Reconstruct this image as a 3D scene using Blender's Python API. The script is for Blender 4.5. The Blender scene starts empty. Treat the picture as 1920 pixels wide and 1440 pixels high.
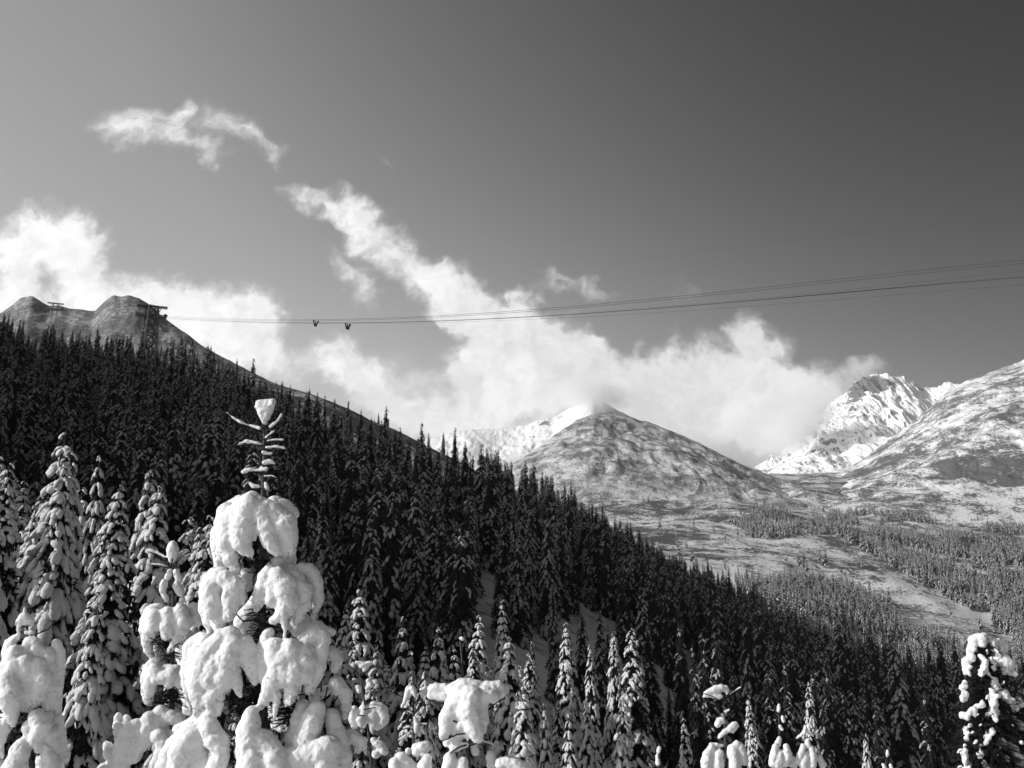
import bpy, bmesh, math, random
import numpy as np
from mathutils import Vector, Matrix
R = math.radians
SC = bpy.context.scene
COL = SC.collection

# ------------------------------------------------------------------ camera, light, sky, exposure
F = 1707.0                                  # focal length in pixels of a 1920 px wide frame
PITCH = math.atan(430.0 / F)
cam_d = bpy.data.cameras.new('camera')
cam_d.sensor_width = 36.0
cam_d.lens = 36.0 * F / 1920.0
cam_d.clip_start = 0.1
cam_d.clip_end = 60000.0
cam = bpy.data.objects.new('camera', cam_d)
COL.objects.link(cam)
cam.location = (0, 0, 0)
cam.rotation_euler = (R(90) + PITCH, 0, 0)
SC.camera = cam
SC.view_settings.view_transform = 'Standard'
SC.view_settings.look = 'None'
SC.view_settings.exposure = 0.12
SC.view_settings.gamma = 1.0
SC.view_settings.use_curve_mapping = False
SC.cycles.max_bounces = 8
SC.cycles.diffuse_bounces = 3
SC.cycles.transparent_max_bounces = 8
SC.cycles.volume_bounces = 4

SUN_EL, SUN_AZ = R(23.0), R(-102.0)          # azimuth from the view direction (+Y), negative = to the left
SUN_STRENGTH = 3.8
SKY_STRENGTH = 0.1
TO_SUN = Vector((math.sin(SUN_AZ) * math.cos(SUN_EL), math.cos(SUN_AZ) * math.cos(SUN_EL), math.sin(SUN_EL)))
sun_d = bpy.data.lights.new('sun', 'SUN')
sun_d.energy = SUN_STRENGTH
sun_d.angle = R(0.5)
sun_d.color = (1.0, 0.995, 0.985)
sun = bpy.data.objects.new('sun', sun_d)
COL.objects.link(sun)
sun.rotation_euler = TO_SUN.to_track_quat('Z', 'Y').to_euler()


def ray(px, py):
    """direction of a pixel of the 1920 x 1440 frame, scaled so that y = 1"""
    c, s = math.cos(PITCH), math.sin(PITCH)
    u, v = (px - 960.0), (720.0 - py)
    y = F * c - v * s
    z = F * s + v * c
    return u / y, z / y


def at(px, py, Y):
    a, b = ray(px, py)
    return Vector((a * Y, Y, b * Y))


def topix(x, y, z):
    c, s = math.cos(PITCH), math.sin(PITCH)
    d = y * c + z * s
    return 960 + F * x / d, 720 - F * (z * c - y * s) / d


# ---- node helpers
class NT:
    def __init__(self, tree):
        self.t = tree
        self.n = tree.nodes
        self.l = tree.links

    def new(self, kind, **kw):
        n = self.n.new(kind)
        for k, v in kw.items():
            setattr(n, k, v)
        return n

    def put(self, sock, val):
        if hasattr(val, 'is_linked') or isinstance(val, bpy.types.NodeSocket):
            self.l.new(val, sock)
        else:
            sock.default_value = val

    def math(self, op, a, b=0.0, clamp=False):
        n = self.new('ShaderNodeMath', operation=op)
        n.use_clamp = clamp
        self.put(n.inputs[0], a)
        self.put(n.inputs[1], b)
        return n.outputs[0]

    def vmath(self, op, a, b=(0, 0, 0)):
        n = self.new('ShaderNodeVectorMath', operation=op)
        self.put(n.inputs[0], a)
        self.put(n.inputs[1], b)
        return n.outputs[1] if op == 'LENGTH' else n.outputs[0]

    def vscale(self, a, k):
        n = self.new('ShaderNodeVectorMath', operation='SCALE')
        self.put(n.inputs[0], a)
        self.put(n.inputs[3], k)
        return n.outputs[0]

    def ramp(self, x, a, b, c=0.0, d=1.0, smooth=True):
        n = self.new('ShaderNodeMapRange')
        n.interpolation_type = 'SMOOTHSTEP' if smooth else 'LINEAR'
        self.put(n.inputs[0], x)
        for i, v in zip((1, 2, 3, 4), (a, b, c, d)):
            self.put(n.inputs[i], v)
        return n.outputs[0]

    def noise(self, vec, scale, detail=4.0, rough=0.55, dist=0.0, color=False):
        n = self.new('ShaderNodeTexNoise')
        self.put(n.inputs['Vector'], vec)
        n.inputs['Scale'].default_value = scale
        n.inputs['Detail'].default_value = detail
        n.inputs['Roughness'].default_value = rough
        n.inputs['Distortion'].default_value = dist
        return n.outputs[1] if color else n.outputs[0]

    def mixf(self, f, a, b):
        n = self.new('ShaderNodeMix', data_type='FLOAT')
        self.put(n.inputs[0], f)
        self.put(n.inputs[2], a)
        self.put(n.inputs[3], b)
        return n.outputs[0]


world = bpy.data.worlds.new('World')
SC.world = world
world.use_nodes = True
W = NT(world.node_tree)
W.n.clear()
tc = W.new('ShaderNodeTexCoord')
sky = W.new('ShaderNodeTexSky', sky_type='NISHITA')
sky.sun_disc = False
sky.sun_elevation = SUN_EL
sky.sun_rotation = SUN_AZ
sky.altitude = 1400
sky.air_density = 1.0
sky.dust_density = 1.6
sky.ozone_density = 1.0
sep = W.new('ShaderNodeSeparateColor')
W.l.new(sky.outputs[0], sep.inputs[0])
# black and white film behind a red filter: the red share of the sky with a little green
skyv = W.math('ADD', W.math('MULTIPLY', sep.outputs[0], 0.9), W.math('MULTIPLY', sep.outputs[1], 0.1))
SKYV = skyv
sv = W.new('ShaderNodeSeparateXYZ')
W.l.new(tc.outputs['Generated'], sv.inputs[0])
yy = W.math('MAXIMUM', sv.outputs[1], 0.12)
uu = W.math('DIVIDE', sv.outputs[0], yy)
vv = W.math('DIVIDE', sv.outputs[2], yy)
uv = W.new('ShaderNodeCombineXYZ')
W.l.new(uu, uv.inputs[0])
W.l.new(vv, uv.inputs[1])
uvo = uv.outputs[0]
# warp
w1 = W.vscale(W.vmath('SUBTRACT', W.noise(uvo, 9.0, 4, 0.6, color=True), (0.5, 0.5, 0.5)), 0.10)
w2 = W.vscale(W.vmath('SUBTRACT', W.noise(uvo, 34.0, 3, 0.6, color=True), (0.5, 0.5, 0.5)), 0.028)
wuv = W.vmath('ADD', W.vmath('ADD', uvo, w1), w2)
# blobs: px, py, rx, ry (pixels), rotation (deg, clockwise in the picture), weight
CLOUDS = [
    (320, 262, 120, 50, 14, .44), (262, 238, 95, 48, 8, .42), (335, 205, 28, 48, 0, .42), (440, 245, 110, 34, 32, .42), (395, 300, 70, 22, 8, .40), (500, 280, 50, 16, 40, .3),
    (712, 292, 16, 10, 0, .35), (190, 250, 40, 12, 0, .15),
    (115, 430, 105, 62, 10, 1.0), (30, 450, 80, 50, 0, .75), (170, 505, 60, 90, -10, 1.1), (15, 545, 55, 70, 0, 1.1), (110, 570, 140, 50, 0, .8), (90, 490, 70, 30, 0, .2),
    (300, 590, 110, 70, 20, .85), (250, 545, 90, 50, 20, .55), (440, 575, 80, 55, 0, .75), (490, 590, 36, 75, -8, .75), (460, 640, 90, 60, 0, .8), (370, 620, 90, 50, 30, .6),
    (570, 372, 70, 24, 20, .5), (655, 380, 55, 36, 30, .75), (700, 425, 70, 46, 38, .8), (770, 490, 90, 50, 40, .8), (690, 525, 26, 60, -30, .45), (640, 480, 50, 24, 50, .35),
    (860, 545, 100, 50, 35, .95), (940, 600, 110, 56, 25, 1.2), (1010, 655, 130, 80, 25, 1.35), (1090, 650, 80, 50, 30, .9), (950, 690, 110, 90, 0, 1.2), (1040, 730, 110, 60, 0, 1.1),
    (890, 740, 60, 90, 5, 1.0), (820, 575, 40, 18, 0, .45),
    (620, 655, 60, 60, 40, .55), (690, 720, 120, 46, 30, 1.0), (780, 775, 90, 40, 20, .9), (560, 640, 50, 60, 0, .15), (740, 690, 110, 50, 25, .28), (800, 700, 60, 60, 0, .22),
    (1105, 548, 75, 22, 5, .5), (1030, 540, 50, 18, 0, .3), (1300, 560, 60, 26, 60, .3), (1265, 620, 20, 50, 25, .3), (1205, 625, 12, 30, 20, .3),
    (1310, 680, 120, 60, 0, .95), (1390, 615, 34, 60, -12, .65), (1425, 680, 70, 70, 0, .8), (1230, 700, 90, 50, 0, .7), (1300, 760, 220, 70, 0, 1.0), (1450, 760, 120, 60, 0, .9),
    (1570, 730, 80, 46, 0, .7), (1500, 790, 110, 60, 0, .9), (1350, 830, 220, 60, 0, 1.0), (1620, 700, 60, 22, -20, .4),
    (1165, 750, 80, 40, 0, .6), (860, 800, 300, 30, 0, .55), (560, 690, 120, 40, 25, .35),
]
dens = None
for (cx, cy, rx, ry, rot, wt) in CLOUDS:
    a0, b0 = ray(cx, cy)
    a1, _ = ray(cx + 1, cy)
    _, b1 = ray(cx, cy - 1)
    kx, ky = a1 - a0, b1 - b0
    m = W.new('ShaderNodeMapping', vector_type='TEXTURE')
    W.l.new(wuv, m.inputs[0])
    m.inputs['Location'].default_value = (a0, b0, 0)
    m.inputs['Rotation'].default_value = (0, 0, -R(rot))
    m.inputs['Scale'].default_value = (rx * kx * 1.45, ry * ky * 1.45, 1)
    g = W.ramp(W.vmath('LENGTH', m.outputs[0]), 1.0, 0.0, 0.0, wt)
    dens = g if dens is None else W.math('ADD', dens, g)
n1 = W.noise(wuv, 11.0, 7, 0.62)
n2 = W.noise(wuv, 30.0, 5, 0.6)
n3 = W.noise(wuv, 85.0, 4, 0.6)
nn = W.math('ADD', W.math('MULTIPLY', W.math('SUBTRACT', n1, 0.5), 1.5), W.math('ADD', W.math('MULTIPLY', W.math('SUBTRACT', n2, 0.5), 0.75), W.math('MULTIPLY', W.math('SUBTRACT', n3, 0.5), 0.30)))
dn = W.math('ADD', dens, W.math('MULTIPLY', W.math('MULTIPLY', nn, 1.12), W.ramp(dens, 0.02, 0.7, 0.25, 1.0)))
cover = W.ramp(dn, 0.10, 1.02, smooth=True)
front = W.ramp(sv.outputs[1], 0.1, 0.3)
cover = W.math('MULTIPLY', cover, front)
# lit edges left, softer grey to the right and low down
sh = W.noise(wuv, 7.0, 3, 0.5)
side = W.ramp(uu, -0.5, 0.45, 1.02, 0.74, smooth=False)
cb = W.math('MULTIPLY', W.math('MULTIPLY', W.ramp(W.math('ADD', W.math('MULTIPLY', sh, .6), W.math('MULTIPLY', n2, .4)), 0.36, 0.64, 0.80, 1.10), side), 9.6)
# sky: film response; darkening away from the sun
ex = W.math('ADD', W.math('ADD', 1.2430, W.math('MULTIPLY', sv.outputs[0], -0.3813)),
            W.math('ADD', W.math('MULTIPLY', sv.outputs[2], -1.8695),
                   W.math('ADD', W.math('MULTIPLY', W.math('MULTIPLY', sv.outputs[0], sv.outputs[2]), -4.2223), W.math('MULTIPLY', W.math('MULTIPLY', sv.outputs[0], sv.outputs[0]), -1.9958))))
ex = W.math('MINIMUM', W.math('MAXIMUM', W.math('SUBTRACT', ex, W.ramp(sv.outputs[0], 0.0, 0.5, 0.0, 0.22)), -1.8), 0.95)
SKYM = W.math('MULTIPLY', SKYV, W.math('EXPONENT', ex))
col = W.mixf(cover, SKYM, cb)
cc = W.new('ShaderNodeCombineColor')
for i in range(3):
    W.l.new(col, cc.inputs[i])
bg = W.new('ShaderNodeBackground')
W.l.new(cc.outputs[0], bg.inputs[0])
bg.inputs[1].default_value = SKY_STRENGTH
wo = W.new('ShaderNodeOutputWorld')
W.l.new(bg.outputs[0], wo.inputs[0])

# ------------------------------------------------------------------ helpers
rng = np.random.default_rng(7)
random.seed(7)


def lattice(ix, iy, seed):
    h = (ix.astype(np.int64) * 374761393 + iy.astype(np.int64) * 668265263 + seed * 974634777) & 0x7fffffff
    h = ((h ^ (h >> 13)) * 1274126177) & 0x7fffffff
    h = h ^ (h >> 16)
    return (h & 0xffff) / 65535.0


def vnoise(x, y, seed=0):
    ix, iy = np.floor(x), np.floor(y)
    fx, fy = x - ix, y - iy
    fx = fx * fx * fx * (fx * (fx * 6 - 15) + 10)
    fy = fy * fy * fy * (fy * (fy * 6 - 15) + 10)
    a = lattice(ix, iy, seed); b = lattice(ix + 1, iy, seed)
    c = lattice(ix, iy + 1, seed); d = lattice(ix + 1, iy + 1, seed)
    return (a * (1 - fx) + b * fx) * (1 - fy) + (c * (1 - fx) + d * fx) * fy


def fbm(x, y, octv=5, seed=0, gain=0.5, ridged=False):
    s = np.zeros_like(x, dtype=float); a = 1.0; t = 0.0
    ca, sa = math.cos(0.6), math.sin(0.6)
    for i in range(octv):
        n = vnoise(x, y, seed + i * 17) * 2 - 1
        if ridged:
            n = 1 - 2 * np.abs(n)
        s += a * n; t += a
        a *= gain
        x, y = (x * ca - y * sa) * 2.03 + 11.3, (x * sa + y * ca) * 2.03 - 7.7
    return s / t


def mesh_from(name, verts, faces, mats, mat_index=None, smooth=True):
    """verts (n,3) array, faces list of arrays all triangles (m,3) or quads (m,4)"""
    me = bpy.data.meshes.new(name)
    verts = np.asarray(verts, dtype=np.float32)
    if not isinstance(faces, list):
        faces = [faces]
    faces = [np.asarray(f, dtype=np.int32) for f in faces if len(f)]
    loops = np.concatenate([f.ravel() for f in faces])
    sizes = np.concatenate([np.full(len(f), f.shape[1], dtype=np.int32) for f in faces])
    starts = np.concatenate([[0], np.cumsum(sizes)[:-1]]).astype(np.int32)
    me.vertices.add(len(verts)); me.vertices.foreach_set('co', verts.ravel())
    me.loops.add(len(loops)); me.loops.foreach_set('vertex_index', loops)
    me.polygons.add(len(sizes))
    me.polygons.foreach_set('loop_start', starts)
    me.polygons.foreach_set('loop_total', sizes)
    if mat_index is not None:
        me.polygons.foreach_set('material_index', np.asarray(mat_index, dtype=np.int32))
    me.polygons.foreach_set('use_smooth', np.full(len(sizes), smooth, dtype=bool))
    for m in (mats if isinstance(mats, (list, tuple)) else [mats]):
        me.materials.append(m)
    me.update(calc_edges=True)
    me.validate()
    return me


def link(name, data, parent=None, loc=None):
    o = bpy.data.objects.new(name, data)
    COL.objects.link(o)
    if parent is not None:
        o.parent = parent
    if loc is not None:
        o.location = loc
    return o


def tag(o, label=None, cat=None, group=None, kind=None):
    if label: o['label'] = label
    if cat: o['category'] = cat
    if group: o['group'] = group
    if kind: o['kind'] = kind
    return o


def empty(name, loc):
    o = bpy.data.objects.new(name, None)
    o.empty_display_size = 0.3
    COL.objects.link(o)
    o.location = loc
    return o


class Buf:
    """collects triangles"""
    def __init__(self):
        self.v, self.f, self.m, self.n = [], [], [], 0

    def add(self, v, f, mi=0):
        v = np.asarray(v, dtype=np.float64).reshape(-1, 3)
        f = np.asarray(f, dtype=np.int64).reshape(-1, 3)
        self.v.append(v); self.f.append(f + self.n); self.m.append(np.full(len(f), mi)); self.n += len(v)

    def arrays(self):
        return np.concatenate(self.v), np.concatenate(self.f), np.concatenate(self.m)

    def mesh(self, name, mats, smooth=True):
        v, f, m = self.arrays()
        return mesh_from(name, v, [f], mats, m, smooth)


def ico(sub):
    bm = bmesh.new()
    bmesh.ops.create_icosphere(bm, subdivisions=sub, radius=1.0)
    v = np.array([p.co[:] for p in bm.verts]); f = np.array([[q.index for q in p.verts] for p in bm.faces])
    bm.free()
    return v, f


ICO = {1: ico(1), 2: ico(2), 3: ico(3)}


def tube(buf, pts, rads, n=6, mi=0):
    pts = [np.array(p, dtype=float) for p in pts]
    V = []
    for i, p in enumerate(pts):
        d = pts[min(i + 1, len(pts) - 1)] - pts[max(i - 1, 0)]
        d /= (np.linalg.norm(d) + 1e-9)
        a = np.cross(d, [0, 0, 1]) if abs(d[2]) < 0.9 else np.cross(d, [1, 0, 0])
        a /= np.linalg.norm(a); b = np.cross(d, a)
        for k in range(n):
            t = 2 * math.pi * k / n
            V.append(p + rads[i] * (math.cos(t) * a + math.sin(t) * b))
    Fc = []
    for i in range(len(pts) - 1):
        for k in range(n):
            a0 = i * n + k; a1 = i * n + (k + 1) % n; b0 = a0 + n; b1 = a1 + n
            Fc += [(a0, a1, b1), (a0, b1, b0)]
    V += [pts[0], pts[-1]]
    c0, c1 = len(V) - 2, len(V) - 1
    L = (len(pts) - 1) * n
    for k in range(n):
        Fc += [(c0, (k + 1) % n, k), (c1, L + k, L + (k + 1) % n)]
    buf.add(V, Fc, mi)


def box(buf, c, s, mi=0, rot=None):
    c = np.array(c, dtype=float); s = np.array(s, dtype=float) / 2
    V = np.array([[x, y, z] for x in (-1, 1) for y in (-1, 1) for z in (-1, 1)]) * s
    if rot is not None:
        V = V @ np.array(Matrix.Rotation(rot, 3, 'Z')).T
    q = [(0, 1, 3, 2), (4, 6, 7, 5), (0, 4, 5, 1), (2, 3, 7, 6), (0, 2, 6, 4), (1, 5, 7, 3)]
    T = []
    for a, b, cc_, d in q:
        T += [(a, b, cc_), (a, cc_, d)]
    buf.add(V + c, T, mi)


# ------------------------------------------------------------------ materials
def new_mat(name):
    m = bpy.data.materials.new(name)
    m.use_nodes = True
    t = NT(m.node_tree)
    p = t.n['Principled BSDF']
    return m, t, p


def grey(t, sock, val):
    """feed a value socket into a colour input as neutral grey"""
    c = t.new('ShaderNodeCombineColor')
    for i in range(3):
        t.put(c.inputs[i], val)
    t.l.new(c.outputs[0], sock)


def bump(t, p, h, strength, dist):
    b = t.new('ShaderNodeBump')
    b.inputs['Strength'].default_value = strength
    b.inputs['Distance'].default_value = dist
    t.l.new(h, b.inputs['Height'])
    t.l.new(b.outputs[0], p.inputs['Normal'])


def snow_mat(name='snow', alb=0.84, scale=1.0, bs=0.5, sss=True):
    m, t, p = new_mat(name)
    g = t.new('ShaderNodeNewGeometry').outputs['Position']
    a = t.noise(g, 60.0 / scale, 4, 0.7)
    b = t.noise(g, 9.0 / scale, 4, 0.6)
    grey(t, p.inputs['Base Color'], t.ramp(b, 0.3, 0.7, alb - 0.05, alb + 0.03))
    p.inputs['Roughness'].default_value = 0.55
    p.inputs['Specular IOR Level'].default_value = 0.25
    h = t.math('ADD', t.math('MULTIPLY', b, 2.0), t.math('MULTIPLY', a, 0.55))
    bump(t, p, h, bs, 0.035 * scale)
    if sss:
        p.inputs['Subsurface Weight'].default_value = 0.25
        p.inputs['Subsurface Radius'].default_value = (0.05, 0.05, 0.05)
        p.inputs['Subsurface Scale'].default_value = 1.0
    return m


def foliage_mat(name='needles', alb=0.035, scale=1.0):
    m, t, p = new_mat(name)
    g = t.new('ShaderNodeNewGeometry').outputs['Position']
    a = t.noise(g, 3.0 / scale, 3, 0.6)
    grey(t, p.inputs['Base Color'], t.ramp(a, 0.3, 0.7, alb * 0.6, alb * 1.6))
    p.inputs['Roughness'].default_value = 0.8
    p.inputs['Specular IOR Level'].default_value = 0.1
    return m


def bark_mat():
    m, t, p = new_mat('bark')
    g = t.new('ShaderNodeNewGeometry').outputs['Position']
    a = t.noise(g, 14.0, 4, 0.7)
    grey(t, p.inputs['Base Color'], t.ramp(a, 0.3, 0.7, 0.03, 0.09))
    p.inputs['Roughness'].default_value = 0.9
    bump(t, p, a, 0.7, 0.02)
    return m


def flat_mat(name, alb, rough=0.6, metal=0.0):
    m, t, p = new_mat(name)
    g = t.new('ShaderNodeNewGeometry').outputs['Position']
    a = t.noise(g, 1.7, 4, 0.6)
    grey(t, p.inputs['Base Color'], t.ramp(a, 0.3, 0.7, alb * 0.75, alb * 1.25))
    p.inputs['Roughness'].default_value = rough
    p.inputs['Metallic'].default_value = metal
    return m


def ground_mat(name, clump, patch, thr, dark=0.06, snow=0.82, bstr=0.8, bdist=2.0, crag=None, slope_rock=None, streak=None, soft=0.06, contrast=1.0):
    """snow with dwarf pine / rock showing through: clump = size of a bush (m), patch = size of the thickets (m)"""
    m, t, p = new_mat(name)
    geo = t.new('ShaderNodeNewGeometry')
    g = geo.outputs['Position']
    a = t.noise(g, 1.0 / clump, 5, 0.68)
    b = t.noise(g, 1.0 / patch, 4, 0.6)
    c = t.noise(g, 1.0 / (patch * 4.0), 2, 0.5)
    v = t.math('ADD', t.math('ADD', t.math('MULTIPLY', t.math('SUBTRACT', a, 0.5), 1.0 * contrast), t.math('MULTIPLY', t.math('SUBTRACT', b, 0.5), 0.9)), t.math('MULTIPLY', t.math('SUBTRACT', c, 0.5), 0.5))
    if streak:
        st = t.new('ShaderNodeMapping', vector_type='POINT')
        t.l.new(g, st.inputs[0])
        st.inputs['Rotation'].default_value = (0, streak[1], 0)
        st.inputs['Scale'].default_value = (1.0, 1.0, 6.0)
        s_ = t.noise(st.outputs[0], 1.0 / streak[0], 4, 0.6)
        v = t.math('ADD', v, t.math('MULTIPLY', t.math('SUBTRACT', s_, 0.5), streak[2]))
    if slope_rock:
        nz = t.new('ShaderNodeSeparateXYZ')
        t.l.new(geo.outputs['Normal'], nz.inputs[0])
        v = t.math('ADD', v, t.ramp(nz.outputs[2], slope_rock[1], slope_rock[0], 0.0, slope_rock[2]))
    if crag:      # bare crag about one place
        for (cpos, crad, camt) in crag:
            dist_ = t.vmath('LENGTH', t.vmath('SUBTRACT', g, cpos))
            v = t.math('ADD', v, t.ramp(dist_, crad, crad * .4, 0.0, camt))
    mask = t.ramp(v, thr - soft, thr + soft)
    d = t.noise(g, 3.0 / clump, 3, 0.6)
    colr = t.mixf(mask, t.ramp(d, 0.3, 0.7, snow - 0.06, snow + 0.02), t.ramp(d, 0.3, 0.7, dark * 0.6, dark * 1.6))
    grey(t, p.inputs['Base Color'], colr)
    p.inputs['Roughness'].default_value = 0.75
    p.inputs['Specular IOR Level'].default_value = 0.1
    h = t.math('ADD', t.math('ADD', a, t.math('MULTIPLY', mask, 0.25)), t.math('MULTIPLY', d, 0.25))
    bump(t, p, h, bstr, bdist)
    return m


M = {}
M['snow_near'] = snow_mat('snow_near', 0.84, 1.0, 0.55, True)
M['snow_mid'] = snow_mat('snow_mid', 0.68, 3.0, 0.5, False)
M['snow_shade_grey'] = snow_mat('snow_shade_grey', 0.40, 8.0, 0.3, False)  # snow colour darkened to stand in for the shade of the hillside wood
M['needles'] = foliage_mat('needles', 0.025)
M['needles_far'] = foliage_mat('needles_far', 0.03, 4.0)
M['bark'] = bark_mat()
M['twig'] = flat_mat('twig', 0.05, 0.9)
M['steel'] = flat_mat('steel', 0.12, 0.5, 0.3)
M['rope'] = flat_mat('rope', 0.05, 0.6, 0.2)
M['g_near'] = ground_mat('g_near', 3.0, 25.0, 0.42, dark=0.08, snow=0.72, bstr=0.6, bdist=1.0)
M['g_hill'] = ground_mat('g_hill', 5.0, 38.0, -0.03, dark=0.14, snow=0.74, bstr=1.0, bdist=3.0, streak=(60, 0.6, 0.08), soft=0.2)
M['g_right'] = ground_mat('g_right', 6.5, 45.0, 0.02, dark=0.11, snow=0.82, bstr=0.9, bdist=3.5, streak=(60, -0.5, 0.12), soft=0.12, crag=[(at(1870, 895, 2250)[:], 200, .17), (at(1800, 840, 2500)[:], 160, .06), (at(1640, 870, 2700)[:], 150, .22)])
M['g_peak'] = ground_mat('g_peak', 18.0, 110.0, 0.31, dark=0.13, snow=0.82, bstr=0.8, bdist=5.0, streak=(90, 0.3, 0.3), slope_rock=(0.42, 0.70, 0.42), soft=0.08,
                         crag=[(at(1632, 728, 4900)[:], 170, .42), (at(1600, 745, 4850)[:], 110, .25), (at(1725, 735, 4950)[:], 60, .3), (at(1600, 800, 4500)[:], 120, .15), (at(1560, 850, 4300)[:], 130, .12), (at(1030, 785, 4350)[:], 90, .2)])
M['g_shade'] = ground_mat('g_shade', 7.0, 50.0, -0.10, dark=0.11, snow=0.5, bstr=0.7, bdist=2.0, soft=0.25)  # shade of the hill is put into its greyed snow colour

# ------------------------------------------------------------------ terrain (one heightfield in azimuth x distance)
PX = [-1600, -400, 0, 200, 400, 600, 800, 1000, 1100, 1200, 1300, 1400, 1500, 1600, 1750, 1920, 2300]  # two leftmost columns: unseen bank, raised to keep sun off the wood
TAB = {
    4:    [2200] * 17,
    12:   [1800, 1800, 1800, 1800, 1790, 1780, 1780, 1780, 1780, 1780, 1780, 1790, 1790, 1800, 1800, 1800, 1800],
    30:   [750, 1480, 1580, 1640, 1680, 1700, 1700, 1700, 1700, 1700, 1720, 1720, 1720, 1720, 1720, 1720, 1720],
    60:   [290, 1040, 1430, 1490, 1560, 1620, 1640, 1640, 1650, 1660, 1670, 1690, 1700, 1700, 1720, 1720, 1720],
    90:   [120, 960, 1310, 1360, 1415, 1475, 1520, 1545, 1565, 1585, 1610, 1640, 1660, 1670, 1690, 1700, 1710],
    120:  [-420, 780, 1200, 1240, 1280, 1340, 1410, 1460, 1490, 1520, 1560, 1590, 1620, 1640, 1660, 1680, 1700],
    200:  [-700, 480, 1000, 1030, 1070, 1130, 1190, 1250, 1290, 1340, 1390, 1440, 1480, 1500, 1520, 1540, 1560],
    300:  [-500, 260, 855, 880, 915, 950, 990, 1080, 1140, 1215, 1280, 1340, 1380, 1410, 1430, 1450, 1470],
    400:  [60, 340, 760, 780, 815, 865, 925, 1035, 1095, 1160, 1220, 1275, 1320, 1350, 1370, 1385, 1400],
    500:  [230, 480, 702, 722, 745, 795, 875, 990, 1055, 1115, 1165, 1215, 1265, 1310, 1345, 1365, 1380],
    700:  [590, 600, 650, 655, 665, 715, 808, 915, 975, 1035, 1090, 1130, 1190, 1270, 1330, 1345, 1360],
    900:  [760, 760, 760, 790, 830, 900, 1000, 1060, 1090, 1110, 1130, 1145, 1180, 1225, 1280, 1300, 1320],
    1200: [850, 850, 850, 860, 900, 960, 1010, 1050, 1060, 1065, 1070, 1080, 1105, 1130, 1160, 1195, 1225],
    1600: [900, 900, 900, 920, 960, 1000, 1010, 1010, 1005, 1003, 1005, 1012, 1022, 1030, 1045, 1055, 1070],
    2000: [900, 900, 900, 920, 930, 940, 950, 950, 940, 945, 950, 955, 960, 965, 962, 958, 950],
    2600: [860, 860, 860, 880, 890, 900, 905, 905, 905, 905, 905, 905, 900, 898, 890, 885, 870],
    3600: [840, 840, 840, 860, 870, 880, 890, 890, 890, 890, 890, 890, 888, 888, 880, 870, 850],
}
S0, S1, NS = -1.6, 1.0, 660
YS = sorted(TAB)
sgrid = np.linspace(S0, S1, NS)
rows = []
for Yv in YS:
    ss, vvv = [], []
    for px_, py_ in zip(PX, TAB[Yv]):
        a, b = ray(px_, py_)
        ss.append(a); vvv.append(b)
    rows.append(np.interp(sgrid, ss, vvv))
rows = np.array(rows)
NL = 420
lY = np.linspace(math.log(YS[0]), math.log(YS[-1]), NL)
lYs = np.log(np.array(YS, dtype=float))
V = np.stack([np.interp(lY, lYs, rows[:, j]) for j in range(NS)], axis=1)


def blur(a, k, axis):
    w = np.exp(-0.5 * (np.arange(-3 * k, 3 * k + 1) / k) ** 2); w /= w.sum()
    pad = [(0, 0), (0, 0)]; pad[axis] = (3 * k, 3 * k)
    ap = np.pad(a, pad, mode='edge')
    return np.apply_along_axis(lambda r: np.convolve(r, w, 'valid'), axis, ap)


V = blur(blur(V, 5, 0), 7, 1)
GY = np.exp(lY)[:, None] * np.ones((1, NS))
GX = sgrid[None, :] * GY
GZ = V * GY
amp = np.clip(GY / 300.0, 0, 1)
GZ += fbm(GX / 90.0, GY / 90.0, 5, 3) * 5.0 * amp * np.clip((2600 - GY) / 1500, 0.4, 1)
GZ += fbm(GX / 14.0, GY / 14.0, 4, 9) * 0.8 * np.clip(GY / 60.0, 0.1, 1)
far_m = np.clip((GY - 900) / 500, 0, 1)
GZ += far_m * (fbm(GX / 160.0, GY / 160.0, 5, 21, ridged=True) * 10.0)
# low moraine humps of the valley floor in front of the middle hill
for (px_, Yh, rx, ry, hh) in [(1400, 1900, 90, 90, 22), (1100, 2150, 150, 90, 26), (1530, 2250, 90, 100, 24), (1250, 2000, 100, 70, 14), (1480, 1650, 60, 60, 10)]:
    sx = ray(px_, 950)[0] * Yh
    GZ += hh * np.exp(-((GX - sx) / rx) ** 2 - ((GY - Yh) / ry) ** 2)


def ground(x, y):
    s = x / y
    j = (s - S0) / (S1 - S0) * (NS - 1)
    i = (np.log(y) - lY[0]) / (lY[-1] - lY[0]) * (NL - 1)
    i = np.clip(i, 0, NL - 1.001); j = np.clip(j, 0, NS - 1.001)
    i0 = np.floor(i).astype(int); j0 = np.floor(j).astype(int)
    fi, fj = i - i0, j - j0
    return (GZ[i0, j0] * (1 - fi) * (1 - fj) + GZ[i0 + 1, j0] * fi * (1 - fj) + GZ[i0, j0 + 1] * (1 - fi) * fj + GZ[i0 + 1, j0 + 1] * fi * fj)


def grid_faces(n, m):
    idx = np.arange(n * m).reshape(n, m)
    return np.stack([idx[:-1, :-1], idx[:-1, 1:], idx[1:, 1:], idx[1:, :-1]], axis=-1).reshape(-1, 4)


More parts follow.
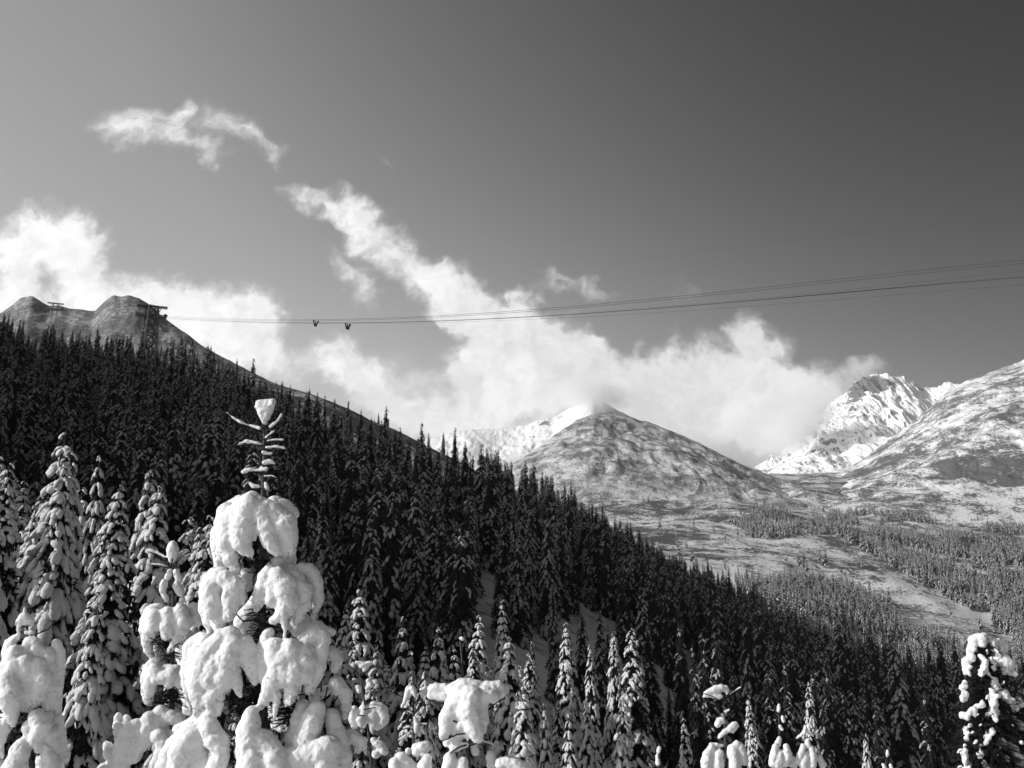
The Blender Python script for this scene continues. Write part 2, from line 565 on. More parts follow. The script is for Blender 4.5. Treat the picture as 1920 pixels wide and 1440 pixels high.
def near_ground_mat():
    """shaded snow near by, dwarf pine on the open crest, patchy snow in the valley"""
    m, t, p = new_mat('valley_snow')
    g = t.new('ShaderNodeNewGeometry').outputs['Position']
    sp = t.new('ShaderNodeSeparateXYZ')
    t.l.new(g, sp.inputs[0])
    a = t.noise(g, 1 / 5.0, 5, 0.7)
    b = t.noise(g, 1 / 35.0, 4, 0.6)
    c = t.noise(g, 1 / 150.0, 3, 0.5)
    v = t.math('ADD', t.math('MULTIPLY', t.math('SUBTRACT', a, 0.5), 1.1), t.math('ADD', t.math('MULTIPLY', t.math('SUBTRACT', b, 0.5), 0.9), t.math('MULTIPLY', t.math('SUBTRACT', c, 0.5), 0.8)))
    # shrub cover by distance up the valley: few near, a thicket on the crest, half and half beyond
    crest = t.math('MULTIPLY', t.ramp(sp.outputs[1], 470, 600), t.ramp(sp.outputs[1], 1000, 850))
    left = t.ramp(sp.outputs[0], 60, -40)
    thr = t.math('SUBTRACT', t.ramp(sp.outputs[1], 900, 1500, 0.18, -0.03), t.math('MULTIPLY', t.math('MULTIPLY', crest, left), 0.30))
    mask = t.ramp(t.math('SUBTRACT', v, thr), -0.13, 0.13)
    d = t.noise(g, 0.6, 4, 0.65)
    grey(t, p.inputs['Base Color'], t.mixf(mask, t.ramp(d, 0.3, 0.7, 0.72, 0.82), t.ramp(d, 0.3, 0.7, 0.05, 0.13)))
    p.inputs['Roughness'].default_value = 0.8
    p.inputs['Specular IOR Level'].default_value = 0.1
    bump(t, p, t.math('ADD', t.math('ADD', a, t.math('MULTIPLY', mask, 0.3)), t.math('MULTIPLY', d, 0.15)), 0.8, 2.4)
    return m


tv = np.stack([GX, GY, GZ], axis=-1).reshape(-1, 3)
terrain = link('hillside', mesh_from('hillside', tv, grid_faces(NL, NS), near_ground_mat()))
tag(terrain, kind='structure')
# ground under and behind the camera
bk = []
nb = 24
for i in range(nb):
    for j in range(40):
        y = 4.0 - i * 60.0 / nb * (1 + i / 8.0)
        x = (S0 + (S1 - S0) * j / 39.0) * 4.0
        x = x * (1 + i * 1.5)
        z0 = float(np.interp(x / (1 + i * 1.5), GX[0], GZ[0]))
        bk.append((x, y, z0 + i * 0.16 - (0 if i else 0.0)))
fc = grid_faces(nb, 40)[:, ::-1]
tag(link('snow_bank', mesh_from('snow_bank', np.array(bk), fc, M['snow_mid'])), kind='structure')


def mountain(name, crest, base, mat, ncol=420, nrow=220, power=1.0, rough=(30, 120.), gully=(0, 60.), seed=1, tmax=1.5, crest_n=3.0, back=0.9, belly=0.0, jag=0.0):
    """crest / base: (px, py, Y) control points; a real slope rises from base to crest and falls away behind"""
    cr = np.array([(ray(a, b)[0], ray(a, b)[1], c) for a, b, c in crest])
    bs = np.array([(ray(a, b)[0], ray(a, b)[1], c) for a, b, c in base])
    s = np.linspace(max(cr[0, 0], bs[0, 0]), min(cr[-1, 0], bs[-1, 0]), ncol)
    cv, cY = np.interp(s, cr[:, 0], cr[:, 1]), blur(np.interp(s, cr[:, 0], cr[:, 2])[None], 8, 1)[0]
    cv = blur(cv[None], 1, 1)[0]
    bv, bY = np.interp(s, bs[:, 0], bs[:, 1]), blur(np.interp(s, bs[:, 0], bs[:, 2])[None], 8, 1)[0]
    t = np.linspace(-0.12, tmax, nrow)[:, None]
    Y = bY + (cY - bY) * t
    zc, zb = cv * cY, bv * bY
    tt = np.clip(t, 0, 1)
    h = tt ** power + belly * np.sin(math.pi * tt)
    Z = zb + (zc - zb) * h
    Z = np.where(t > 1, zc - (t - 1) * np.abs(cY - bY) * back, Z)
    Z = np.where(t < 0, zb + t * (cY - bY) * 0.5, Z)
    X = s * Y
    mid = np.clip(np.sin(math.pi * np.clip(t, 0, 1)) * 1.6, 0, 1)
    Z = Z + fbm(X / rough[1], Y / rough[1], 5, seed, 0.52) * rough[0] * mid
    if gully[0]:
        Z = Z + fbm(X / gully[1] + fbm(X / 200, Y / 200, 2, 5) * .8, Y / gully[1] * 0.10 + t * 0.9, 5, seed + 50, 0.55, ridged=True) * gully[0] * mid
    Z = Z + fbm(X / 22.0, Y / 60.0, 2, seed + 9) * crest_n * np.clip(t * 3, 0, 1)
    Z = Z + jag * (fbm(X / 70.0, Y / 400.0, 4, seed + 19, 0.6, ridged=True) - .1) * np.clip((t - .55) * 2.4, 0, 1) * np.clip((1.4 - t) * 3, 0, 1)
    o = link(name, mesh_from(name, np.stack([X, Y * np.ones_like(Z), Z], axis=-1).reshape(-1, 3), grid_faces(nrow, ncol), mat))
    tag(o, kind='structure')
    return o


# bare hill behind the pylons
mountain('hill', [(-500, 640, 1300), (-100, 600, 1300), (0, 588, 1300), (20, 574, 1300), (40, 557, 1300), (60, 554, 1300), (80, 568, 1300), (92, 574, 1300), (112, 572, 1300), (130, 580, 1300),
                  (150, 580, 1300), (178, 584, 1300), (185, 576, 1300), (200, 562, 1290), (213, 553, 1280), (228, 556, 1280), (240, 553, 1280), (260, 558, 1280), (280, 571, 1280), (300, 590, 1270),
                  (340, 620, 1250), (380, 648, 1230), (400, 660, 1220), (500, 712, 1200), (700, 800, 1200)],
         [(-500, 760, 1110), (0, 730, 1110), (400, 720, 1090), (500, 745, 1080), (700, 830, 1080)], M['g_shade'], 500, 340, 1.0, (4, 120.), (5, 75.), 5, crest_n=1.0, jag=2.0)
# middle hill
mountain('mountain', [(860, 960, 2300), (930, 900, 2350), (970, 864, 2450), (1000, 844, 2520), (1040, 815, 2600), (1080, 789, 2700), (1112, 774, 2800), (1140, 773, 2800), (1180, 781, 2790), (1240, 800, 2750), (1300, 826, 2700),
                      (1350, 850, 2650), (1400, 875, 2600), (1450, 893, 2550), (1490, 905, 2500), (1560, 935, 2400), (1620, 960, 2300)],
         [(860, 975, 2150), (1000, 945, 2080), (1100, 935, 2030), (1200, 962, 1980), (1350, 965, 1980), (1450, 960, 2000), (1530, 965, 2050), (1620, 975, 2150)], M['g_hill'], 560, 260, 0.85, (26, 170.), (7, 90.), 31, crest_n=3.0)
# snowfield behind it, its summit in the mist
mountain('snowfield', [(700, 850, 4400), (820, 818, 4400), (870, 806, 4400), (960, 801, 4400), (985, 796, 4400), (1010, 787, 4400), (1035, 783, 4400), (1060, 770, 4400), (1085, 758, 4400), (1110, 745, 4400), (1130, 752, 4400), (1160, 770, 4400),
                       (1220, 800, 4400), (1350, 860, 4400), (1500, 900, 4400)],
         [(700, 930, 3300), (1500, 940, 3300)], M['g_peak'], 420, 200, 1.2, (30, 300.), (12, 160.), 44, crest_n=4.0, jag=2.0)
# rocky summit at the head of the valley
mountain('peak', [(1250, 930, 5000), (1380, 905, 5000), (1440, 872, 5000), (1480, 835, 5000), (1520, 795, 5000), (1560, 754, 5000), (1585, 738, 5000), (1600, 722, 5000), (1622, 706, 5000), (1636, 703, 5000), (1650, 704, 5000), (1665, 702, 5000),
                  (1680, 708, 5000), (1695, 710, 5000), (1720, 720, 5000), (1732, 726, 5000), (1745, 732, 5000), (1765, 724, 5000), (1780, 718, 5000), (1800, 722, 5000), (1900, 760, 5000)],
         [(1250, 935, 3700), (1450, 900, 3500), (1900, 900, 3500)], M['g_peak'], 620, 300, 1.25, (60, 320.), (48, 150.), 77, crest_n=10.0, jag=26.0)
# long slope on the right
mountain('slope', [(1420, 960, 2500), (1500, 915, 2700), (1560, 895, 2900), (1600, 873, 3000), (1640, 845, 3050), (1680, 815, 3100), (1720, 785, 3150), (1750, 757, 3200), (1780, 730, 3200), (1800, 719, 3200), (1850, 700, 3200), (1920, 675, 3200),
                   (2100, 600, 3200), (2500, 420, 3200)],
         [(1420, 970, 2100), (1560, 965, 2000), (1700, 962, 1950), (1920, 960, 1950), (2500, 940, 1900)], M['g_right'], 560, 260, 1.0, (30, 200.), (10, 110.), 91, crest_n=4.0)


def pip(px, py, poly):
    inside = np.zeros(px.shape, dtype=bool)
    n = len(poly)
    for i in range(n):
        x0, y0 = poly[i]; x1, y1 = poly[(i + 1) % n]
        if y0 == y1:
            continue
        c = ((y0 > py) != (y1 > py)) & (px < (x1 - x0) * (py - y0) / (y1 - y0) + x0)
        inside ^= c
    return inside


# ------------------------------------------------------------------ spruces
def spruce(seed, H=1.0, Rb=0.16, nb=150, snow=0.8, sub=1, blob=1.0, droop=0.6, fingers=2, core=True, top_open=0.0, tiers=0):
    """unit-height spruce in three buffers: needles, snow, trunk"""
    g = np.random.default_rng(seed)
    nd, sn, tk = Buf(), Buf(), Buf()
    iv, if_ = ICO[sub]
    tube(tk, [(0, 0, 0), (0, 0, 0.5), (0, 0, 0.985)], [0.013, 0.009, 0.0015], 6)
    for k in range(nb):
        f = 0.04 + 0.945 * (max(0.0, k + g.uniform(-.4, .4)) / nb) ** 0.92
        if tiers:
            ti = 1 - (1 - f) ** 0.85
            q_ = (math.floor(ti * tiers) + 0.5 + g.uniform(-.16, .16)) / tiers
            f = 1 - (1 - min(q_, .985)) ** (1 / 0.85)
        z = f
        env = (1 - f) ** 0.78
        L = Rb * env * g.uniform(0.62, 1.12) + 0.010
        if top_open and f > 1 - top_open and g.random() < 0.35:
            continue
        az = k * 2.39996 + g.uniform(-.35, .35)
        ca, sa = math.cos(az), math.sin(az)
        dr = droop * (0.55 + 0.6 * (1 - f)) * g.uniform(0.8, 1.2)
        up = 0.15 + 0.35 * f

        def P(t):
            r = L * t * (1 - 0.15 * t)
            return np.array([ca * r, sa * r, z + L * (up * t - (up + dr) * t * t)])
        side = np.array([-sa, ca, 0.0])
        out = np.array([ca, sa, 0.0])
        # needle sprays
        n_l = 6
        T, I = [], []
        for j in range(1, n_l + 1):
            t = j / n_l
            p = P(t); w = 0.10 * L
            for sg in (-1, 1):
                l = L * 0.46 * (1.05 - 0.65 * t) * g.uniform(.7, 1.2)
                tip = p + side * sg * l + out * 0.22 * L + np.array([0, 0, -l * g.uniform(.35, .9)])
                b0 = p + out * w; b1 = p - out * w
                q = len(T); T += [b0, b1, tip]; I.append((q, q + 1, q + 2))
            tip = p + np.array([0, 0, -L * g.uniform(.35, .6)]) + side * g.uniform(-.1, .1) * L
            q = len(T); T += [p + side * w * 0.9, p - side * w * 0.9, tip]; I.append((q, q + 1, q + 2))
            T += [p + out * w * 0.9, p - out * w * 0.9, tip]; I.append((q + 3, q + 4, q + 5))
        nd.add(T, I)
        # snow
        if g.random() < snow:
            ts = [0.42, 0.70, 0.93]
            for bi, t in enumerate(ts):
                if g.random() < 0.18:
                    continue
                p = P(t); tg = P(min(t + .05, 1.0)) - P(t - .05); tg /= np.linalg.norm(tg)
                nrm = np.cross(side, tg); nrm = nrm if nrm[2] > 0 else -nrm
                rr = L * 0.20 * g.uniform(.75, 1.25) * blob * (1.1 - 0.3 * t) + 0.0022
                B = np.stack([tg * rr * 1.5, side * rr * g.uniform(.8, 1.2), nrm * rr * 0.62])
                jit = 1 + g.uniform(-.16, .16, (len(iv), 1))
                sn.add((iv * jit) @ B + p + nrm * rr * 0.45 + side * g.uniform(-.08, .08) * L, if_)
            for q in range(fingers):
                t = g.uniform(.45, .95); sg = g.choice([-1, 1])
                l = L * 0.34 * (1.05 - 0.5 * t)
                p = P(t) + side * sg * l + out * .1 * L
                d = side * sg * 0.5 + out * 0.25 + np.array([0, 0, -g.uniform(.5, 1.1)]); d /= np.linalg.norm(d)
                a = np.cross(d, out); a /= np.linalg.norm(a); b = np.cross(d, a)
                rr = L * 0.13 * g.uniform(.7, 1.3) * blob + 0.0018
                B = np.stack([d * rr * 1.9, a * rr * .75, b * rr * .6])
                jit = 1 + g.uniform(-.16, .16, (len(iv), 1))
                sn.add((iv * jit) @ B + p, if_)
    if core:     # dense inner foliage, so the crown is not see-through
        for k in range(60):
            f = 0.05 + 0.85 * k / 60
            r = Rb * (1 - f) ** 0.8 * 0.5
            T, I = [], []
            for j in range(7):
                a = g.uniform(0, 6.28); c, s = math.cos(a), math.sin(a)
                p = np.array([c * r * .2, s * r * .2, f + 0.015]); w = np.array([-s, c, 0]) * r * 0.5
                tip = np.array([c * r * 1.2, s * r * 1.2, f - r * .9])
                q = len(T); T += [p + w, p - w, tip + w * .3, tip - w * .3]; I += [(q, q + 1, q + 2), (q + 1, q + 3, q + 2)]
            nd.add(T, I)
    # top shoot
    T = []
    nd_top = []
    for k in range(8):
        a = k * 2.4; z = 0.955 + k * 0.0055
        c, s = math.cos(a), math.sin(a)
        nd_top += [(0, 0, z), (0, 0, z + .004), (c * .012 * (1.4 - k / 8), s * .012 * (1.4 - k / 8), z + .007)]
    nd.add(nd_top, [(i * 3, i * 3 + 1, i * 3 + 2) for i in range(8)])
    return nd, sn, tk


def variant(seed, mats, **kw):
    nd, sn, tk = spruce(seed, **kw)
    parts = (nd.mesh('crown', mats[0], False), sn.mesh('snow', mats[1], True), tk.mesh('trunk', mats[2], True))
    b = Buf()
    for i, q in enumerate((nd, sn, tk)):
        v, f, _ = q.arrays(); b.add(v, f, i)
    return parts, b.mesh('spruce_whole', list(mats), True)


M['snow_valley_lit'] = snow_mat('snow_valley_lit', 0.64, 8.0, 0.3, False)  # lit copy of the shade-darkened tree snow, for the sunlit valley
FM = (M['needles_far'], M['snow_shade_grey'], M['bark'])
VM = (M['needles_far'], M['snow_valley_lit'], M['bark'])
MM = (M['needles'], M['snow_mid'], M['bark'])
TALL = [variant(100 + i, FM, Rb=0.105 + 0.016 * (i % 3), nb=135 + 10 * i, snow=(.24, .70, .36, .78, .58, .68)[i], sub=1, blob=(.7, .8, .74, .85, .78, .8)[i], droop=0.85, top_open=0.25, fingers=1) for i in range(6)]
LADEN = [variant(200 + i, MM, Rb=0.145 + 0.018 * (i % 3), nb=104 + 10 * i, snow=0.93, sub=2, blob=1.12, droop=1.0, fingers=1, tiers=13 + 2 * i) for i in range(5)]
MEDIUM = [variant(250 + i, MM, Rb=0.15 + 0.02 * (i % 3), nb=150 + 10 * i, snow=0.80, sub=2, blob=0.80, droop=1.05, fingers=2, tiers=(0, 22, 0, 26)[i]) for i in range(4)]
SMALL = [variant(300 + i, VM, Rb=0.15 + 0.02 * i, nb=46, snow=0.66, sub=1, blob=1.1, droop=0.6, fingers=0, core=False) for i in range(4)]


def scatter(n, y0, y1, s0, s1, seed, spacing=None):
    """roughly even random points between two distances; returns x, y"""
    g = np.random.default_rng(seed)
    # jittered grid in world metres
    xs = np.arange(s0 * y1, s1 * y1, spacing); ys = np.arange(y0, y1, spacing)
    X, Y = np.meshgrid(xs, ys)
    X = X + g.uniform(-.48, .48, X.shape) * spacing; Y = Y + g.uniform(-.48, .48, Y.shape) * spacing
    X, Y = X.ravel(), Y.ravel()
    k = (X / Y > s0) & (X / Y < s1)
    return X[k], Y[k]


CLEAR = [[(1020, 1300), (1000, 1190), (1090, 1150), (1200, 1190), (1240, 1260), (1240, 1330)],
         [(1240, 1270), (1300, 1250), (1350, 1300), (1330, 1380), (1250, 1370)],
         [(1370, 1400), (1380, 1330), (1450, 1320), (1470, 1400)],
         [(860, 1110), (900, 1070), (960, 1110), (930, 1150)]]
ROAD = [(1430, 1135), (1500, 1165), (1580, 1190), (1640, 1205), (1710, 1222), (1700, 1240), (1620, 1228), (1560, 1212), (1490, 1186), (1430, 1158)]

# --- forest of the near hillside
gx, gy = scatter(0, 130, 760, -0.75, 0.75, 11, 6.9)
gz = ground(gx, gy)
ppx, ppy = topix(gx, gy, gz)
gr = np.random.default_rng(5)
u = gr.random(len(gx))
keep = np.ones(len(gx), bool)
for poly in CLEAR:
    keep &= ~pip(ppx, ppy, poly) | (u < 0.10)
keep &= ~pip(ppx, ppy, ROAD)
# open dwarf-pine crest on the left
keep &= ~((gy > 600) & (ppx < 1000)) | (u < 0.30)
keep &= ~((gy > 470) & (ppx > 470) & (ppx < 1010)) | (u < 0.05)
keep &= ~((gy > 360) & (ppx > 520) & (ppx < 930)) | (u < 0.30)
keep &= ~((gy > 470) & (ppx > 1560)) & ~((gy > 610) & (ppx > 1440))
clump = fbm(gx / 40, gy / 40, 3, 70)
keep &= ~(fbm(gx / 16, gy / 16, 2, 71) < -0.38)
keep &= ~((gy < 260) & (ppx > 900) & (clump < -0.12))
gx, gy, gz, ppx, ppy, u = [a[keep] for a in (gx, gy, gz, ppx, ppy, u)]
Ht = 27.5 + gr.normal(0, 6.0, len(gx))
Ht = np.where(gy > 540, 14 + 5 * gr.random(len(gx)), Ht)
Ht = np.where((gy > 620) & (ppx < 950), 8 + 4 * gr.random(len(gx)), Ht)
Ht = np.where((gy < 200) & (ppx > 950), 20 + 6 * gr.random(len(gx)), Ht)
Ht = np.where(gr.random(len(gx)) < 0.14, Ht * 0.55, Ht)
Ht = np.clip(Ht, 5, 37)
tops_x, tops_y = topix(gx, gy, gz + Ht)

crest_py = np.interp(tops_x, [380, 400, 500, 600, 700, 800, 880], [650, 665, 697, 722, 762, 818, 850])
kk = ~((tops_x > 400) & (tops_x < 850) & (tops_y < crest_py + 4)) | (gr.random(len(gx)) < 0.10)
gx, gy, gz, ppx, ppy, u, Ht, tops_x, tops_y = [a[kk] for a in (gx, gy, gz, ppx, ppy, u, Ht, tops_x, tops_y)]

# --- forests of the valley
vx, vy = scatter(0, 610, 2150, -0.05, 0.75, 12, 7.2)
vz = ground(vx, vy)
STRIP = [(1500, 1010), (1560, 1000), (1650, 1050), (1750, 1108), (1850, 1160), (1905, 1212), (1900, 1236), (1850, 1240), (1760, 1212), (1690, 1182), (1640, 1140), (1560, 1080)]
qx, qy = topix(vx, vy, vz)
qwx = qx + fbm(vx / 45, vy / 45, 3, 61) * 55; qwy = qy + fbm(vx / 45, vy / 45, 3, 62) * 22
H1 = [(1528, 1025), (1535, 965), (1600, 948), (1720, 962), (1920, 955), (2300, 960), (2300, 1330), (1920, 1330), (1905, 1260), (1850, 1195), (1800, 1160), (1740, 1125), (1680, 1098), (1600, 1052)]
H2 = [(1400, 1110), (1500, 1095), (1590, 1105), (1660, 1150), (1710, 1190), (1800, 1205), (1860, 1230), (2100, 1290), (2100, 1420), (1520, 1420), (1440, 1150)]
H3 = [(1380, 1000), (1400, 965), (1450, 955), (1500, 985), (1495, 1005), (1440, 1012)]
H4 = [(1500, 1060), (1530, 1045), (1600, 1075), (1680, 1110), (1700, 1140), (1640, 1140), (1560, 1100)]
vu = gr.random(len(vx))
vcl = fbm(vx / 60, vy / 60, 3, 88)
k = (pip(qwx, qwy, H1) & (vcl + (1150 - vy) / 3000.0 > -0.32)) | (pip(qwx, qwy, H2)) | (pip(qwx, qwy, H3) & (vu < .45)) | (pip(qwx, qwy, H4) & (vu < 0.28) & (vcl > -0.1)) | ((qx > 1080) & (qx < 1500) & (qy > 880) & (vu < 0.006))
k &= ~(pip(qx, qy, STRIP) & (vu > .03)) & ~pip(qx, qy, ROAD) & ~((vy < 760) & (qx < 1440))
upper = pip(qwx, qwy, H1) & (qy < 1010)
k &= ~(upper & (vcl < 0.02)) & ~(pip(qwx, qwy, H1) & (fbm(vx / 30, vy / 30, 2, 93) < -0.30))
vx, vy, vz, vu = [a[k] for a in (vx, vy, vz, vu)]
Hv = 22 + gr.normal(0, 4.0, len(vx)); Hv = np.clip(Hv * np.where(vy > 1700, .8, 1.0), 8, 27)

# --- choose the trees that show largest as individuals
onscr = (tops_x > -10) & (tops_x < 1930) & (tops_y < 1450) & (gy < 540)
size = np.where(onscr, Ht / gy, 0)
order = np.argsort(-size)
NIND = 262
ind = order[:NIND]
rest = order[NIND:]


def tree(kind, i, loc, H, wid, rz, label, cat, group, name='spruce'):
    root = empty(name, loc)
    tag(root, label, cat, group)
    parts = kind[i % len(kind)][0]
    for nm, me in zip(('crown', 'snow', 'trunk'), parts):
        o = bpy.data.objects.new(nm, me)
        COL.objects.link(o)
        o.parent = root
    root.scale = (H * wid, H * wid, H)
    root.rotation_euler = (gr.uniform(-.035, .035), gr.uniform(-.035, .035), rz)
    return root


def zone(px, y):
    if px < 420:
        return 'left'
    if px < 1050:
        return 'mid'
    return 'right'


ZL = {'left': ('tall dark spruce dusted with snow in the dense wood under the cable pylons', 'spruces in the dense wood under the pylons'),
      'mid': ('tall narrow spruce dusted with snow in the dark wood behind the snow-heaped young tree', 'spruces in the dark wood of the middle slope'),
      'right': ('dark spruce in the deep shade of the hillside falling to the valley', 'spruces in the shade falling to the valley')}
for q, i in enumerate(ind):
    lb, gp = ZL[zone(tops_x[i], gy[i])]
    vi = int(gr.choice([0, 2, 0, 4])) if (tops_x[i] > 1130 or (tops_x[i] > 620 and gr.random() < .5)) else int(gr.integers(0, 6))
    tree(TALL, vi, (gx[i], gy[i], gz[i] - .2), Ht[i], gr.uniform(.85, 1.15), gr.uniform(0, 6.28), lb, 'spruce', gp)


def stuff_forest(name, pts, hs, variants, seed, bare=None):
    me = bpy.data.meshes.new(name)
    me.vertices.add(len(pts)); me.vertices.foreach_set('co', np.asarray(pts, dtype=np.float32).ravel())
    g = np.random.default_rng(seed)
    for nm, arr in (('hgt', hs), ('wid', hs * g.uniform(.85, 1.15, len(pts))), ('rot', g.uniform(0, 6.28, len(pts)))):
        at_ = me.attributes.new(nm, 'FLOAT', 'POINT'); at_.data.foreach_set('value', np.asarray(arr, dtype=np.float32))
    vsel = g.integers(0, len(variants), len(pts))
    if bare is not None:
        vsel = np.where(bare, g.choice([0, 2, 0, 4], len(pts)), vsel)
    at_ = me.attributes.new('var', 'INT', 'POINT'); at_.data.foreach_set('value', vsel.astype(np.int32))
    o = link(name, me)
    tag(o, kind='stuff')
    ng = bpy.data.node_groups.new(name, 'GeometryNodeTree')
    ng.interface.new_socket('Geometry', in_out='INPUT', socket_type='NodeSocketGeometry')
    ng.interface.new_socket('Geometry', in_out='OUTPUT', socket_type='NodeSocketGeometry')
    N, Lk = ng.nodes, ng.links
    gi, go = N.new('NodeGroupInput'), N.new('NodeGroupOutput')
    join = N.new('GeometryNodeJoinGeometry')

    def attr(nm, typ):
        a = N.new('GeometryNodeInputNamedAttribute'); a.data_type = typ; a.inputs[0].default_value = nm
        return a.outputs[0]
    for vi, me_v in enumerate(variants):
        src = bpy.data.objects.new('spruce_source', me_v)      # not linked to the scene: only feeds the wood
        cmp_ = N.new('FunctionNodeCompare'); cmp_.data_type = 'INT'; cmp_.operation = 'EQUAL'
        Lk.new(attr('var', 'INT'), cmp_.inputs[2]); cmp_.inputs[3].default_value = vi
        oi = N.new('GeometryNodeObjectInfo'); oi.inputs[0].default_value = src; oi.inputs[1].default_value = True
        ip = N.new('GeometryNodeInstanceOnPoints')
        Lk.new(gi.outputs[0], ip.inputs['Points']); Lk.new(cmp_.outputs[0], ip.inputs['Selection']); Lk.new(oi.outputs['Geometry'], ip.inputs['Instance'])
        cr_ = N.new('ShaderNodeCombineXYZ'); Lk.new(attr('rot', 'FLOAT'), cr_.inputs[2])
        cs_ = N.new('ShaderNodeCombineXYZ'); wa = attr('wid', 'FLOAT'); Lk.new(wa, cs_.inputs[0]); Lk.new(wa, cs_.inputs[1]); Lk.new(attr('hgt', 'FLOAT'), cs_.inputs[2])
        Lk.new(cr_.outputs[0], ip.inputs['Rotation']); Lk.new(cs_.outputs[0], ip.inputs['Scale'])
        Lk.new(ip.outputs[0], join.inputs[0])
    Lk.new(join.outputs[0], go.inputs[0])
    md = o.modifiers.new('wood', 'NODES'); md.node_group = ng
    return o


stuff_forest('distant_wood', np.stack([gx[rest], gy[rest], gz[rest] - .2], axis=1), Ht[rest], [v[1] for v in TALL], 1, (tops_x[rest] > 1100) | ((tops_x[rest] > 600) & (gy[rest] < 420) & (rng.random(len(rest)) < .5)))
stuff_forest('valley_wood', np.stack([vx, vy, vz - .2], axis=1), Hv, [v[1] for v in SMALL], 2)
# ------------------------------------------------------------------ trees between the camera and the dark wood
def clouds_tex(name, size):
    t = bpy.data.textures.new(name, 'CLOUDS')
    t.noise_scale = size
    t.noise_depth = 3
    return t


TEX_A, TEX_B = clouds_tex('drift', 0.22), clouds_tex('grain', 0.05)


